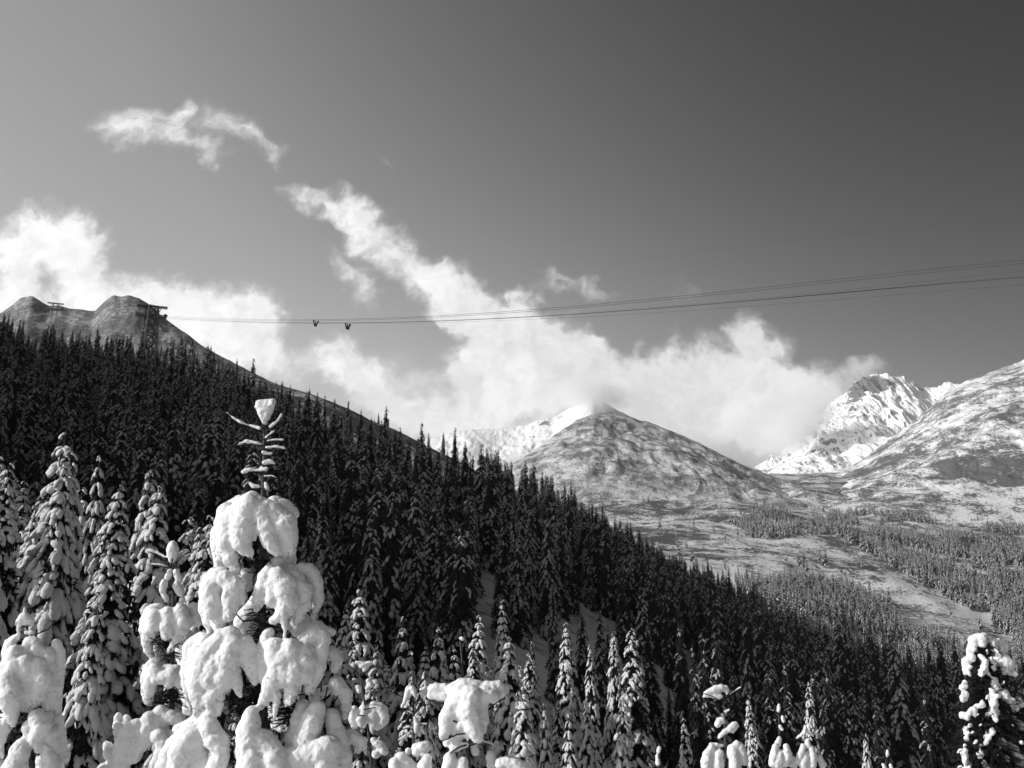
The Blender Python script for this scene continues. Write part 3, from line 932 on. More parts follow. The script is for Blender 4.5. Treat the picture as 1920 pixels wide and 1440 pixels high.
def hero(Y, strokes, twigs=(), trunk=None, voxel=0.016, label='', cat='spruce', name='young_spruce', seed=0, drips=1.0, inflate=1.0, needle=1.0,
         core=(), ragged=0.0, group=None):
    """a snow-heaped young spruce standing at distance Y.
    strokes: (depth offset in m, [(px, py, r px), ...]); twigs: (depth, r px, [(px, py), ...]); trunk: [(px, py, r px), ...] top to bottom"""
    g = np.random.default_rng(seed)
    k = Y / 1722.0
    x0 = at(trunk[-1][0], 1150, Y).x
    gz_ = float(ground(np.array([x0]), np.array([float(Y)]))[0])
    root = empty(name, (x0, Y, gz_))
    O = np.array([x0, Y, gz_])

    def W3(px, py, d=0.0):
        a, b = ray(px, py)
        return np.array([a * Y, Y + d, b * Y]) - O
    sn, nd, tk = Buf(), Buf(), Buf()
    iv, if_ = ICO[2]
    tufts = []
    for d, pts in strokes:
        P = [W3(p[0], p[1], d) for p in pts]
        Rr = [p[2] * k * inflate * (0.93 if p[2] > 13 else 0.97) for p in pts]
        if len(P) == 1:
            P, Rr = P * 2, Rr * 2
        for i in range(len(P) - 1):
            L = np.linalg.norm(P[i + 1] - P[i])
            n = max(1, int(L / (0.45 * min(Rr[i], Rr[i + 1]))))
            for j in range(n + (1 if i == len(P) - 2 else 0)):
                t = j / n
                c = P[i] * (1 - t) + P[i + 1] * t; r = Rr[i] * (1 - t) + Rr[i + 1] * t
                sc = np.array([1.0, 1.0, 0.95]) * r * g.uniform(.92, 1.08)
                sn.add(iv * sc + c + g.uniform(-.1, .1, 3) * r, if_)
                for _q in range(2):
                    if g.random() < ragged:
                        o_ = g.normal(0, 1, 3); o_ /= np.linalg.norm(o_)
                        sn.add(iv * r * g.uniform(.35, .75) + c + o_ * r * np.array([1.0, .8, .9]), if_)
                if r > 0.05:
                    tufts.append((c, r))
                    # hanging fringe
                    if g.random() < 0.75 * drips:
                        a = g.uniform(0, 6.28)
                        q = c + np.array([math.cos(a) * .75, math.sin(a) * .75, -0.55]) * r
                        ln, rd = r * g.uniform(.35, 1.15), r * g.uniform(.12, .27)
                        for m_ in range(5):
                            u_ = m_ / 4
                            sn.add(iv * rd * (1 - .55 * u_) + q + np.array([0, 0, -ln * u_]) + np.array([math.cos(a), math.sin(a), 0]) * 0.1 * r * u_, if_)
    me = sn.mesh('snow', M['snow_near'])
    o = link('snow', me, root)
    rm = o.modifiers.new('fuse', 'REMESH'); rm.mode = 'VOXEL'; rm.voxel_size = voxel; rm.use_smooth_shade = True
    sm = o.modifiers.new('settle', 'SMOOTH'); sm.factor = 0.6; sm.iterations = 7
    da = o.modifiers.new('drift', 'DISPLACE'); da.texture = TEX_A; da.strength = 0.045 * min(1.0, voxel / 0.016 * 1.0); da.mid_level = 0.5; da.texture_coords = 'LOCAL'
    db = o.modifiers.new('grain', 'DISPLACE'); db.texture = TEX_B; db.strength = 0.020; db.mid_level = 0.5; db.texture_coords = 'LOCAL'
    # twigs
    for d, r, pts in twigs:
        P = [W3(p[0], p[1], d) for p in pts]
        rr = [max(r * k * (1 - .45 * i / len(P)), 0.004) for i in range(len(P))]
        tube(nd, P, rr, 5)
        for i in range(len(P) - 1):
            L = np.linalg.norm(P[i + 1] - P[i]); ax = (P[i + 1] - P[i]) / max(L, 1e-6)
            for j in range(int(L / 0.008) + 1):
                c = P[i] + (P[i + 1] - P[i]) * g.random()
                dr = g.normal(0, 1, 3); dr = dr - ax * dr.dot(ax); dr /= np.linalg.norm(dr) + 1e-6
                dr = dr * .8 + ax * .6
                w = np.cross(dr, ax); w /= np.linalg.norm(w) + 1e-6
                ln = r * k + g.uniform(.010, .020) * (Y / 12.0) ** .5
                nd.add([c + w * .0022, c - w * .0022, c + dr * ln], [(0, 1, 2)])
    # needles under the snow: stubby side sprays
    for c, r in tufts:
        if g.random() > 0.75 * needle:
            continue
        for q in range(int(9 * needle)):
            dr = g.normal(0, 1, 3); dr[2] = -abs(dr[2]) * .8 - .25; dr /= np.linalg.norm(dr)
            ax = np.cross(dr, [0, 0, 1]); ax /= np.linalg.norm(ax) + 1e-6
            b0 = c + dr * r * .35; tp = c + dr * r * g.uniform(1.05, 1.42)
            bx = np.cross(dr, ax)
            for s_ in range(9):
                t = s_ / 9; m_ = b0 * (1 - t) + tp * t
                sd = (ax * math.cos(s_ * 2.4) + bx * math.sin(s_ * 2.4))
                e = m_ + sd * .026 * (1.15 - t) + dr * .022
                nd.add([m_ + dr * .004, m_ - dr * .004, e], [(0, 1, 2)])
            nd.add([b0 + ax * .006, b0 - ax * .006, tp], [(0, 1, 2)])
    # dark inner boughs round the stem
    for (px, py, rp, n) in core:
        c0 = W3(px, py, 0.05)
        for q in range(n):
            a = g.uniform(0, 6.28); l = rp * k * g.uniform(.4, 1.1)
            b0 = c0 + np.array([0, 0, g.uniform(-.6, .6) * rp * k])
            tp = b0 + np.array([math.cos(a), math.sin(a) * .8, g.uniform(-.55, .15)]) * l
            dr = (tp - b0) / np.linalg.norm(tp - b0)
            tube(nd, [b0, tp], [.008, .003], 4)
            for s_ in range(int(l / .010)):
                m_ = b0 + (tp - b0) * g.uniform(.1, 1)
                sd = g.normal(0, 1, 3); sd -= dr * sd.dot(dr); sd /= np.linalg.norm(sd) + 1e-6
                w = np.cross(sd, dr)
                nd.add([m_ + w * .004, m_ - w * .004, m_ + sd * g.uniform(.02, .05) + dr * .02], [(0, 1, 2)])
    if nd.n:
        link('twigs', nd.mesh('twigs', M['needles'], False), root)
    T = [W3(p[0], p[1], 0.06) for p in trunk]
    rr = [p[2] * k for p in trunk]
    T.append(np.array([0.0, 0.0, -0.1])); rr.append(max(rr[-1] * 1.6, .05))
    tube(tk, T, rr, 9)
    link('trunk', tk.mesh('trunk', M['bark']), root)
    tag(root, label, cat, group)
    return root


# the large snow-heaped tree
hero(12.0, [
    # goblet of snow on the leader, thin snow on the whorl arms
    (0, [(484, 755, 7), (512, 752, 6)]), (0, [(484, 762, 8), (509, 760, 9)]), (0, [(490, 772, 11), (504, 770, 11)]), (0, [(495, 782, 9), (499, 780, 10)]), (0, [(496, 792, 5)]),
    (.02, [(424, 772, 2.6), (437, 783, 3.2), (455, 793, 3.4), (476, 799, 3.6), (486, 802, 4)]), (-.02, [(529, 776, 2.6), (521, 790, 3), (508, 801, 3.2)]),
    (-.03, [(516, 808, 2.6), (506, 815, 3), (498, 822, 3)]), (.02, [(447, 831, 3), (462, 827, 4.6), (475, 829, 3.6), (490, 832, 2.8)]), (-.05, [(446, 835, 2.4), (462, 833, 2.2)]),
    (.03, [(499, 826, 2.5), (515, 823, 3.2), (531, 824, 2.4)]), (-.04, [(500, 840, 2.4), (518, 838, 3.4), (535, 841, 2.6)]), (.02, [(493, 847, 3.6), (501, 850, 2.4), (511, 849, 2.8)]),
    (-.03, [(498, 868, 4.6), (507, 865, 5.4), (517, 870, 3)]), (.03, [(455, 884, 4), (466, 879, 4.6), (480, 881, 3), (499, 879, 3.6)]), (.06, [(485, 876, 2.4), (490, 873, 2.6)]), (-.02, [(496, 893, 2.4), (510, 892, 2.4), (520, 896, 2.2)]),
    (-.02, [(470, 906, 4), (476, 912, 5.5), (487, 913, 4)]), (.03, [(497, 906, 4), (500, 915, 5)]),
    # top dome
    (.22, [(440, 935, 12), (418, 952, 16), (405, 980, 18), (400, 1015, 17), (402, 1050, 14), (408, 1078, 8)]),
    (.10, [(462, 936, 14), (450, 945, 17), (435, 960, 19)]),
    (-.18, [(478, 938, 17), (458, 955, 22), (442, 985, 24), (433, 1020, 22), (440, 1052, 15), (452, 1072, 8)]),
    (-.20, [(480, 940, 17), (498, 955, 22), (520, 965, 26), (540, 985, 25), (550, 1010, 19), (548, 1032, 14)]),
    (-.26, [(480, 955, 24), (470, 985, 27), (462, 1012, 22), (470, 1032, 13), (480, 1040, 7)]), (-.26, [(500, 965, 24), (512, 990, 25), (518, 1015, 20), (528, 1035, 13)]),
    (-.10, [(535, 1000, 22), (541, 1035, 16)]), (.02, [(520, 1050, 12), (508, 1068, 14), (512, 1085, 10)]), (.1, [(455, 1080, 14), (462, 1100, 10)]), (.2, [(505, 935, 12), (528, 942, 14), (545, 960, 12)]),
    (-.05, [(430, 960, 22), (420, 1000, 20), (420, 1040, 16)]), (-.15, [(490, 950, 24), (505, 985, 26)]), (-.12, [(540, 990, 24), (545, 1022, 18)]),
    # second tier
    (.10, [(398, 1075, 14), (386, 1100, 16), (382, 1135, 16), (386, 1165, 12), (395, 1188, 8)]), (-.20, [(420, 1078, 18), (405, 1105, 22), (410, 1140, 20), (420, 1165, 13), (415, 1182, 7)]),
    (-.25, [(432, 1085, 20), (450, 1100, 20), (445, 1130, 20), (440, 1155, 12)]), (-.22, [(455, 1092, 12), (462, 1115, 9), (464, 1132, 5)]),
    (-.20, [(512, 1072, 15), (502, 1098, 17), (494, 1122, 12), (488, 1145, 6)]), (-.25, [(530, 1078, 18), (545, 1100, 24), (548, 1130, 22), (538, 1155, 14), (520, 1163, 9)]), (-.28, [(544, 1160, 8), (545, 1180, 5), (544, 1198, 3.2)]),
    (-.10, [(560, 1100, 18), (568, 1130, 16), (562, 1160, 10)]), (.14, [(562, 1064, 11), (580, 1070, 15), (590, 1095, 14), (592, 1125, 11), (584, 1155, 7)]), (.25, [(520, 1062, 16), (548, 1068, 16)]),
    (-.1, [(400, 1085, 20), (396, 1120, 22), (402, 1155, 17)]), (-.1, [(555, 1085, 20), (572, 1105, 18), (575, 1135, 15)]), (-.22, [(520, 1095, 18), (520, 1125, 17)]),
    # third tier
    (.12, [(372, 1196, 12), (352, 1215, 16), (347, 1250, 16), (346, 1285, 12), (348, 1318, 6), (350, 1332, 3)]), (.0, [(385, 1200, 16), (372, 1225, 18), (365, 1260, 16), (366, 1290, 9)]),
    (-.26, [(445, 1192, 20), (420, 1205, 24), (400, 1230, 26), (390, 1265, 24), (386, 1300, 18), (385, 1330, 10), (385, 1358, 4)]), (-.30, [(450, 1210, 24), (440, 1245, 26), (428, 1278, 20), (408, 1310, 14), (412, 1322, 8)]),
    (-.30, [(430, 1290, 9), (428, 1315, 7), (425, 1336, 3.4)]), (-.26, [(470, 1205, 20), (478, 1235, 18), (484, 1260, 10), (488, 1278, 5)]), (-.28, [(450, 1258, 12), (458, 1285, 9), (463, 1302, 5)]),
    (-.22, [(512, 1185, 10), (505, 1205, 14), (502, 1240, 14), (508, 1270, 14)]), (-.30, [(525, 1215, 20), (535, 1240, 26), (525, 1275, 22), (510, 1305, 13), (500, 1322, 7)]), (-.30, [(555, 1215, 24), (562, 1250, 24), (560, 1285, 17), (552, 1312, 9)]),
    (-.34, [(533, 1298, 7), (530, 1325, 5), (526, 1346, 3)]), (-.15, [(580, 1200, 20), (600, 1188, 16), (612, 1196, 12), (605, 1225, 16), (596, 1262, 18), (586, 1290, 12)]), (.18, [(560, 1180, 16), (590, 1178, 14), (616, 1186, 8)]),
    (.2, [(615, 1225, 12), (628, 1240, 10), (622, 1258, 8)]),
    (-.15, [(380, 1225, 18), (372, 1265, 20), (374, 1300, 12)]), (-.28, [(420, 1235, 26), (412, 1270, 26)]), (-.25, [(580, 1225, 22), (580, 1260, 22)]), (-.3, [(545, 1235, 24), (545, 1270, 22)]),
    # bottom tier, running out of the frame
    (-.28, [(408, 1335, 12), (398, 1352, 17), (375, 1368, 22), (358, 1395, 22), (350, 1430, 22), (348, 1470, 20)]), (-.34, [(410, 1360, 20), (425, 1385, 22), (430, 1410, 16), (418, 1440, 18)]),
    (-.10, [(345, 1375, 13), (325, 1400, 15), (312, 1435, 17), (310, 1470, 17)]), (.06, [(395, 1330, 10), (372, 1345, 13), (352, 1362, 12), (330, 1368, 10)]),
    (-.2, [(380, 1390, 22), (385, 1430, 26), (380, 1470, 24)]), (-.25, [(555, 1420, 28), (620, 1400, 26), (615, 1440, 28)]),
    (-.34, [(487, 1328, 12), (482, 1350, 20), (480, 1385, 26), (490, 1425, 32), (500, 1480, 34)]), (-.34, [(505, 1380, 22), (525, 1415, 26), (540, 1460, 30)]),
    (-.18, [(600, 1325, 16), (590, 1350, 22), (580, 1385, 26), (585, 1430, 30), (590, 1480, 32)]), (-.05, [(570, 1325, 12), (560, 1350, 16), (555, 1400, 24)]), (.0, [(622, 1340, 14), (632, 1375, 18), (640, 1410, 20), (640, 1460, 22)]),
    (.28, [(622, 1285, 17), (640, 1305, 13), (643, 1330, 10), (640, 1348, 6)]), (.30, [(580, 1310, 12), (600, 1300, 12)]), (.2, [(655, 1385, 15), (672, 1392, 10), (668, 1410, 10)]),
    # below the frame and round the back
    (.5, [(500, 1000, 20), (520, 1040, 22), (515, 1080, 14)]), (.6, [(470, 1120, 24), (440, 1160, 26), (430, 1200, 16)]), (.7, [(520, 1150, 26), (560, 1190, 28), (565, 1230, 16)]), (.8, [(480, 1260, 30), (500, 1320, 34), (500, 1370, 20)]),
    (-.5, [(470, 1520, 34), (420, 1570, 34), (400, 1640, 26)]), (-.4, [(560, 1540, 34), (610, 1590, 34), (620, 1660, 26)]), (.3, [(360, 1540, 30), (320, 1600, 26)]), (.9, [(500, 1480, 40), (540, 1560, 36)]),
], twigs=[
    (.02, 1.3, [(490, 806), (476, 803), (455, 797), (437, 787), (423, 775)]), (-.02, 1.3, [(497, 806), (510, 803), (522, 791), (530, 776)]), (-.02, 1.2, [(495, 806), (484, 792), (477, 772), (474, 758)]), (-.02, 1.2, [(495, 806), (506, 794), (514, 776), (518, 757)]),
    (-.02, 1.0, [(494, 825), (507, 818), (518, 806)]), (.02, 1.2, [(492, 836), (470, 833), (448, 835)]), (.03, 1.1, [(494, 829), (532, 827)]), (-.04, 1.2, [(494, 845), (538, 844)]), (-.03, 1.2, [(493, 872), (519, 873)]),
    (.03, 1.2, [(494, 886), (470, 885), (456, 890)]), (-.02, 1.0, [(494, 897), (522, 898)]), (-.02, 1.3, [(492, 917), (468, 917)]),
    (-.1, 1.8, [(490, 1015), (478, 1008), (468, 1016)]), (-.1, 1.8, [(492, 1020), (505, 1045), (512, 1058)]), (.0, 1.8, [(420, 1080), (424, 1052), (426, 1040)]), (-.05, 1.8, [(490, 1062), (470, 1058), (464, 1040)]),
    (-.2, 1.8, [(490, 1160), (465, 1165), (450, 1150)]), (-.2, 1.8, [(492, 1190), (520, 1182), (545, 1184)]), (.2, 1.5, [(596, 1300), (596, 1280)]), (.2, 1.5, [(604, 1312), (608, 1290)]), (.2, 1.5, [(622, 1318), (638, 1292)]),
    (-.1, 1.8, [(492, 1300), (520, 1330), (560, 1350)]), (-.1, 1.8, [(490, 1290), (470, 1320), (440, 1330)]),
], trunk=[(493, 804, 1.7), (493, 860, 3.2), (491, 920, 4.2), (489, 1050, 5.5), (490, 1200, 7.5), (490, 1440, 10)], voxel=0.015,
    core=[(490, 1020, 22, 22), (488, 1060, 26, 26), (487, 1110, 26, 26), (488, 1165, 40, 60), (500, 1190, 30, 30), (488, 1225, 34, 40), (490, 1290, 45, 80), (470, 1310, 40, 50), (540, 1330, 45, 70), (575, 1345, 30, 30), (440, 1320, 30, 30), (460, 1400, 45, 80), (450, 1440, 40, 40)],
    label='large young spruce heaped with thick domes of snow, bare leader holding a goblet of snow', seed=1)

# second laden tree, just left of it
hero(15.0, [
    (0, [(325, 1020, 8), (325, 1030, 12), (324, 1040, 11), (322, 1052, 6)]), (.03, [(275, 1030, 2.6), (292, 1035, 3.2), (310, 1045, 3)]), (-.03, [(285, 1058, 2.4), (300, 1058, 3), (314, 1062, 2.4)]), (.03, [(352, 1030, 2), (340, 1040, 2.6)]), (.05, [(360, 1036, 2), (345, 1042, 2.4)]),
    (.06, [(318, 1070, 7), (312, 1082, 7)]), (-.06, [(332, 1072, 7), (338, 1086, 7)]), (-.1, [(312, 1092, 8), (309, 1106, 7)]), (-.05, [(334, 1098, 8), (340, 1112, 8)]), (-.1, [(314, 1118, 7), (318, 1128, 6)]), (.1, [(338, 1124, 7)]),
    (.0, [(298, 1140, 10), (284, 1145, 14), (274, 1165, 13), (272, 1190, 10), (276, 1215, 8), (280, 1230, 4)]), (-.2, [(300, 1155, 14), (296, 1178, 12)]), (-.2, [(322, 1150, 14), (325, 1175, 16), (318, 1195, 8)]), (-.16, [(345, 1142, 14), (352, 1165, 16), (345, 1190, 11), (330, 1212, 7), (322, 1222, 4)]), (.05, [(362, 1140, 12), (366, 1165, 14)]),
    (-.1, [(290, 1152, 16), (286, 1175, 17), (288, 1195, 9)]), (-.15, [(310, 1158, 16), (335, 1158, 16), (348, 1178, 13)]), (-.12, [(292, 1262, 15), (288, 1285, 14), (284, 1302, 8)]), (-.12, [(318, 1256, 13), (340, 1260, 13), (345, 1280, 11)]),
    (.05, [(290, 1236, 8), (280, 1250, 12), (272, 1275, 12), (272, 1300, 9), (278, 1318, 7)]), (-.2, [(300, 1252, 13), (305, 1270, 13), (330, 1262, 15), (325, 1280, 10)]), (.1, [(312, 1232, 5), (322, 1230, 4)]), (.0, [(345, 1270, 12), (350, 1290, 10)]),
    (.0, [(222, 1340, 7), (218, 1362, 8), (225, 1380, 7)]), (.0, [(238, 1345, 8), (240, 1370, 11)]), (-.25, [(265, 1355, 13), (250, 1375, 18), (240, 1405, 17), (242, 1430, 14), (246, 1460, 10)]), (-.2, [(290, 1345, 15), (285, 1375, 18), (275, 1395, 12)]),
    (-.1, [(305, 1335, 15), (330, 1345, 15), (345, 1352, 12)]), (-.25, [(310, 1375, 18), (322, 1395, 16), (310, 1420, 18), (300, 1450, 20)]), (-.1, [(206, 1395, 8), (212, 1412, 12), (222, 1428, 12)]), (-.1, [(200, 1440, 12), (230, 1450, 14)]),
    (-.2, [(262, 1372, 18), (275, 1390, 17), (262, 1412, 16)]), (-.15, [(300, 1352, 15), (306, 1378, 18), (330, 1378, 15)]), (-.1, [(225, 1360, 9), (232, 1385, 11), (232, 1412, 13)]),
    (.6, [(320, 1200, 20), (330, 1260, 22), (340, 1330, 24)]), (.4, [(300, 1500, 28), (340, 1560, 28)]), (-.3, [(260, 1520, 26), (230, 1580, 24)]),
], twigs=[(.03, 1.1, [(322, 1066), (300, 1046), (276, 1033)]), (-.03, 1.1, [(322, 1066), (300, 1062), (286, 1060)]), (.03, 1.1, [(323, 1066), (340, 1042), (356, 1034)]), (-.06, 1.4, [(322, 1066), (328, 1042), (334, 1033)]),
          (-.2, 1.4, [(322, 1230), (300, 1200), (290, 1195)]), (-.2, 1.4, [(322, 1235), (330, 1215), (345, 1205)])],
    trunk=[(322, 1060, 1.4), (322, 1140, 3), (320, 1260, 4.5), (318, 1440, 6)], voxel=0.019,
    core=[(318, 1100, 14, 14), (306, 1200, 26, 50), (322, 1215, 26, 40), (318, 1290, 34, 60), (330, 1300, 26, 30), (305, 1320, 34, 50), (270, 1390, 26, 30), (330, 1420, 30, 40)],
    label='young spruce with flat snow pads and snow-tipped leader, close left of the large heaped tree', seed=2)

# tree at the left edge
hero(14.0, [
    (0, [(34, 1166, 7), (45, 1158, 9), (58, 1166, 7)]), (0, [(30, 1170, 4), (62, 1170, 4)]), (0, [(46, 1140, 2), (46, 1146, 2.6)]), (-.03, [(36, 1180, 5), (38, 1188, 4)]), (-.03, [(50, 1186, 4), (62, 1185, 4)]),
    (0, [(30, 1196, 9), (18, 1206, 11), (11, 1225, 9), (10, 1240, 6)]), (-.05, [(58, 1204, 11), (70, 1205, 11), (76, 1225, 11), (70, 1240, 9)]), (-.2, [(44, 1215, 11), (35, 1235, 14), (45, 1250, 18)]), (-.2, [(60, 1240, 16), (66, 1262, 14)]),
    (-.1, [(28, 1215, 12), (24, 1240, 14), (28, 1262, 14)]), (-.12, [(52, 1225, 14), (58, 1262, 20), (60, 1300, 20), (58, 1325, 12)]), (.0, [(88, 1225, 13), (94, 1290, 16), (92, 1320, 13)]), (-.2, [(22, 1280, 16), (24, 1312, 14)]), (-.2, [(70, 1358, 16), (72, 1380, 14)]), (-.1, [(100, 1375, 16), (104, 1405, 14)]),
    (-.15, [(18, 1255, 13), (10, 1280, 12), (18, 1300, 10)]), (-.28, [(35, 1270, 22), (40, 1300, 24), (42, 1330, 14), (44, 1355, 7)]), (-.15, [(80, 1245, 16), (90, 1270, 16), (86, 1300, 15), (74, 1318, 9)]), (.1, [(100, 1205, 9), (108, 1225, 9), (108, 1260, 9), (106, 1290, 7)]), (.1, [(95, 1240, 9), (100, 1320, 10), (102, 1335, 8)]),
    (-.1, [(-5, 1300, 14), (-8, 1330, 14)]), (-.2, [(20, 1350, 18), (8, 1375, 20), (8, 1400, 12), (16, 1415, 6)]), (-.25, [(88, 1340, 18), (95, 1358, 18), (84, 1382, 12), (90, 1402, 8)]), (.05, [(106, 1350, 10), (112, 1390, 10), (118, 1420, 10)]),
    (-.3, [(58, 1390, 12), (55, 1415, 20), (45, 1445, 26), (50, 1490, 28)]), (-.2, [(100, 1400, 10), (108, 1430, 16), (115, 1470, 20)]), (.0, [(-20, 1420, 20), (-10, 1460, 22)]), (.5, [(50, 1300, 22), (60, 1380, 26), (60, 1460, 26)]),
], twigs=[(0, 1.4, [(47, 1176), (30, 1170), (25, 1166)]), (0, 1.4, [(47, 1176), (62, 1171), (70, 1166)]), (-.02, 1, [(48, 1188), (60, 1188)]), (.1, 1.5, [(60, 1190), (85, 1180), (98, 1162)]), (-.3, 1.3, [(40, 1350), (20, 1340), (0, 1350)]), (-.3, 1.3, [(60, 1345), (72, 1335), (78, 1344)])],
    trunk=[(47, 1140, 1.2), (47, 1200, 2.5), (46, 1300, 5), (46, 1440, 7)], voxel=0.018,
    core=[(40, 1212, 10, 10), (30, 1330, 22, 30), (68, 1330, 20, 30), (45, 1365, 28, 40), (20, 1325, 16, 20), (75, 1400, 24, 30), (30, 1420, 24, 30)],
    label='snow-heaped young spruce at the left edge with a cap of snow on its tip', seed=3)

# mushroom-shaped one, bottom centre
hero(11.0, [
    (0, [(850, 1290, 12), (868, 1284, 12), (882, 1282, 11), (900, 1290, 13), (920, 1288, 13), (935, 1286, 10), (941, 1300, 8)]), (-.1, [(862, 1298, 16), (850, 1320, 18), (842, 1345, 17), (836, 1368, 12), (832, 1380, 6)]), (-.14, [(885, 1300, 20), (880, 1330, 22), (888, 1360, 19), (896, 1378, 12)]),
    (-.1, [(910, 1300, 16), (925, 1305, 13)]), (-.06, [(862, 1340, 18), (860, 1368, 13)]), (-.08, [(872, 1300, 22), (868, 1330, 22), (868, 1355, 18), (878, 1372, 12)]), (-.04, [(852, 1322, 18), (872, 1345, 20), (890, 1340, 20)]), (-.02, [(850, 1300, 14), (880, 1300, 20), (912, 1298, 15), (930, 1296, 11)]), (-.06, [(900, 1320, 17), (903, 1350, 13)]), (0, [(838, 1392, 9), (850, 1390, 8), (862, 1382, 7)]), (.02, [(906, 1345, 11), (906, 1372, 8)]),
    (.1, [(808, 1290, 9), (832, 1290, 9)]), (.1, [(808, 1304, 9), (828, 1308, 10)]), (.05, [(845, 1298, 8)]), (0, [(863, 1196, 3), (867, 1197, 3.4)]),
    (-.05, [(850, 1402, 8), (862, 1398, 7), (874, 1396, 6)]), (.05, [(893, 1388, 6), (908, 1392, 5), (922, 1396, 4)]), (.08, [(888, 1400, 7), (892, 1412, 9)]),
    (-.1, [(845, 1420, 12), (842, 1445, 15)]), (-.1, [(868, 1425, 11), (865, 1450, 14)]), (.1, [(920, 1418, 9), (922, 1435, 10)]), (-.05, [(940, 1430, 12), (965, 1430, 14), (985, 1442, 12)]),
    (.0, [(752, 1420, 13), (765, 1440, 17)]), (-.05, [(742, 1430, 11), (748, 1460, 14)]), (.0, [(802, 1420, 10), (796, 1440, 15)]), (.05, [(790, 1402, 9), (780, 1410, 9)]), (-.2, [(900, 1480, 26), (850, 1500, 30), (800, 1500, 28)]), (.3, [(880, 1520, 34), (900, 1600, 34)]),
], twigs=[(-.16, 1.5, [(868, 1354), (855, 1350), (842, 1344), (832, 1336)]), (-.16, 1.5, [(873, 1372), (858, 1374), (842, 1382), (824, 1388)]), (-.12, 1.6, [(876, 1394), (862, 1398), (850, 1406), (842, 1412)]), (-.08, 1.6, [(876, 1422), (860, 1420), (846, 1422)]),
          (.0, 1.8, [(876, 1390), (900, 1345), (930, 1318), (948, 1308)]), (.02, 1.4, [(876, 1400), (900, 1392), (922, 1398)]), (.1, 1.3, [(850, 1318), (835, 1320), (818, 1322), (808, 1316)]), (.05, 1.5, [(866, 1280), (866, 1230), (863, 1198)])],
    trunk=[(863, 1199, 1.6), (869, 1285, 2.2), (872, 1380, 3), (879, 1440, 3.6)], voxel=0.013, drips=0.15, needle=0.25,
    label='thin young spruce wrapped in a mushroom of snow with a bare stick rising from it', seed=4)

hero(14.0, [
    (.0, [(766, 1292, 6), (762, 1308, 6), (754, 1324, 5)]), (-.04, [(775, 1290, 5), (780, 1305, 5)]), (.04, [(790, 1294, 5), (798, 1290, 5), (792, 1306, 5)]), (0, [(778, 1345, 4), (781, 1358, 5), (780, 1372, 4)]), (0, [(770, 1380, 4)]),
    (.0, [(755, 1365, 2.5), (768, 1362, 3)]), (.0, [(785, 1356, 2.5), (800, 1357, 2.5)]), (.04, [(772, 1226, 3)]), (0, [(780, 1400, 8), (800, 1400, 10), (795, 1412, 8)]), (0, [(765, 1408, 6)]), (.1, [(780, 1460, 18), (790, 1520, 20)]),
], twigs=[(0, 1.2, [(774, 1334), (760, 1330), (748, 1328)]), (0, 1.2, [(774, 1340), (790, 1324), (805, 1320), (812, 1322)]), (0, 1.1, [(757, 1308), (744, 1302), (731, 1295)]), (0, 1.1, [(775, 1368), (764, 1366), (752, 1368)]), (0, 1.1, [(775, 1362), (790, 1359), (802, 1360)]), (0, 1.1, [(772, 1340), (762, 1334), (755, 1328)])],
    trunk=[(772, 1226, 1.2), (774, 1300, 1.8), (775, 1410, 2.6)], voxel=0.014, drips=.1, needle=.3, label='spindly sapling with clumps of snow on its arms, left of the mushroom-shaped snow tree', seed=5)

hero(14.0, [
    (0, [(669, 1242, 4), (683, 1246, 6), (696, 1242, 4)]), (0, [(676, 1250, 4), (690, 1250, 4), (683, 1258, 4)]), (0, [(671, 1288, 5), (674, 1296, 5)]), (0, [(690, 1276, 5), (697, 1284, 5), (688, 1290, 4)]), (0, [(692, 1302, 4), (691, 1308, 4)]),
    (.06, [(662, 1330, 9), (660, 1348, 9), (664, 1362, 7)]), (.08, [(680, 1330, 9), (680, 1350, 12)]), (.1, [(700, 1324, 10), (716, 1332, 10), (718, 1352, 10), (706, 1364, 8)]), (.1, [(696, 1345, 12)]), (-.05, [(676, 1348, 7), (678, 1358, 6)]),
    (0, [(700, 1388, 7), (712, 1396, 8), (722, 1410, 8)]), (0, [(684, 1386, 5), (682, 1400, 6)]), (0, [(705, 1415, 8)]), (.1, [(696, 1460, 18)]),
], twigs=[(0, 1.1, [(672, 1263), (663, 1255), (655, 1247)]), (0, 1.1, [(674, 1266), (690, 1258), (700, 1248)]), (0, 1.1, [(680, 1312), (668, 1310), (655, 1308)]), (0, 1.1, [(684, 1314), (700, 1312), (716, 1309)]), (0, 1.1, [(681, 1292), (705, 1292), (728, 1288)]), (-.06, 1.1, [(684, 1330), (695, 1327), (705, 1326)]), (-.06, 1.1, [(686, 1342), (678, 1340), (672, 1341)])],
    trunk=[(672, 1258, 1.3), (680, 1300, 1.8), (688, 1360, 2.2), (695, 1430, 2.6)], voxel=0.014, drips=.15, needle=.3, label='leaning sapling with a bowl of snow on top and a round snow pad below', seed=6)

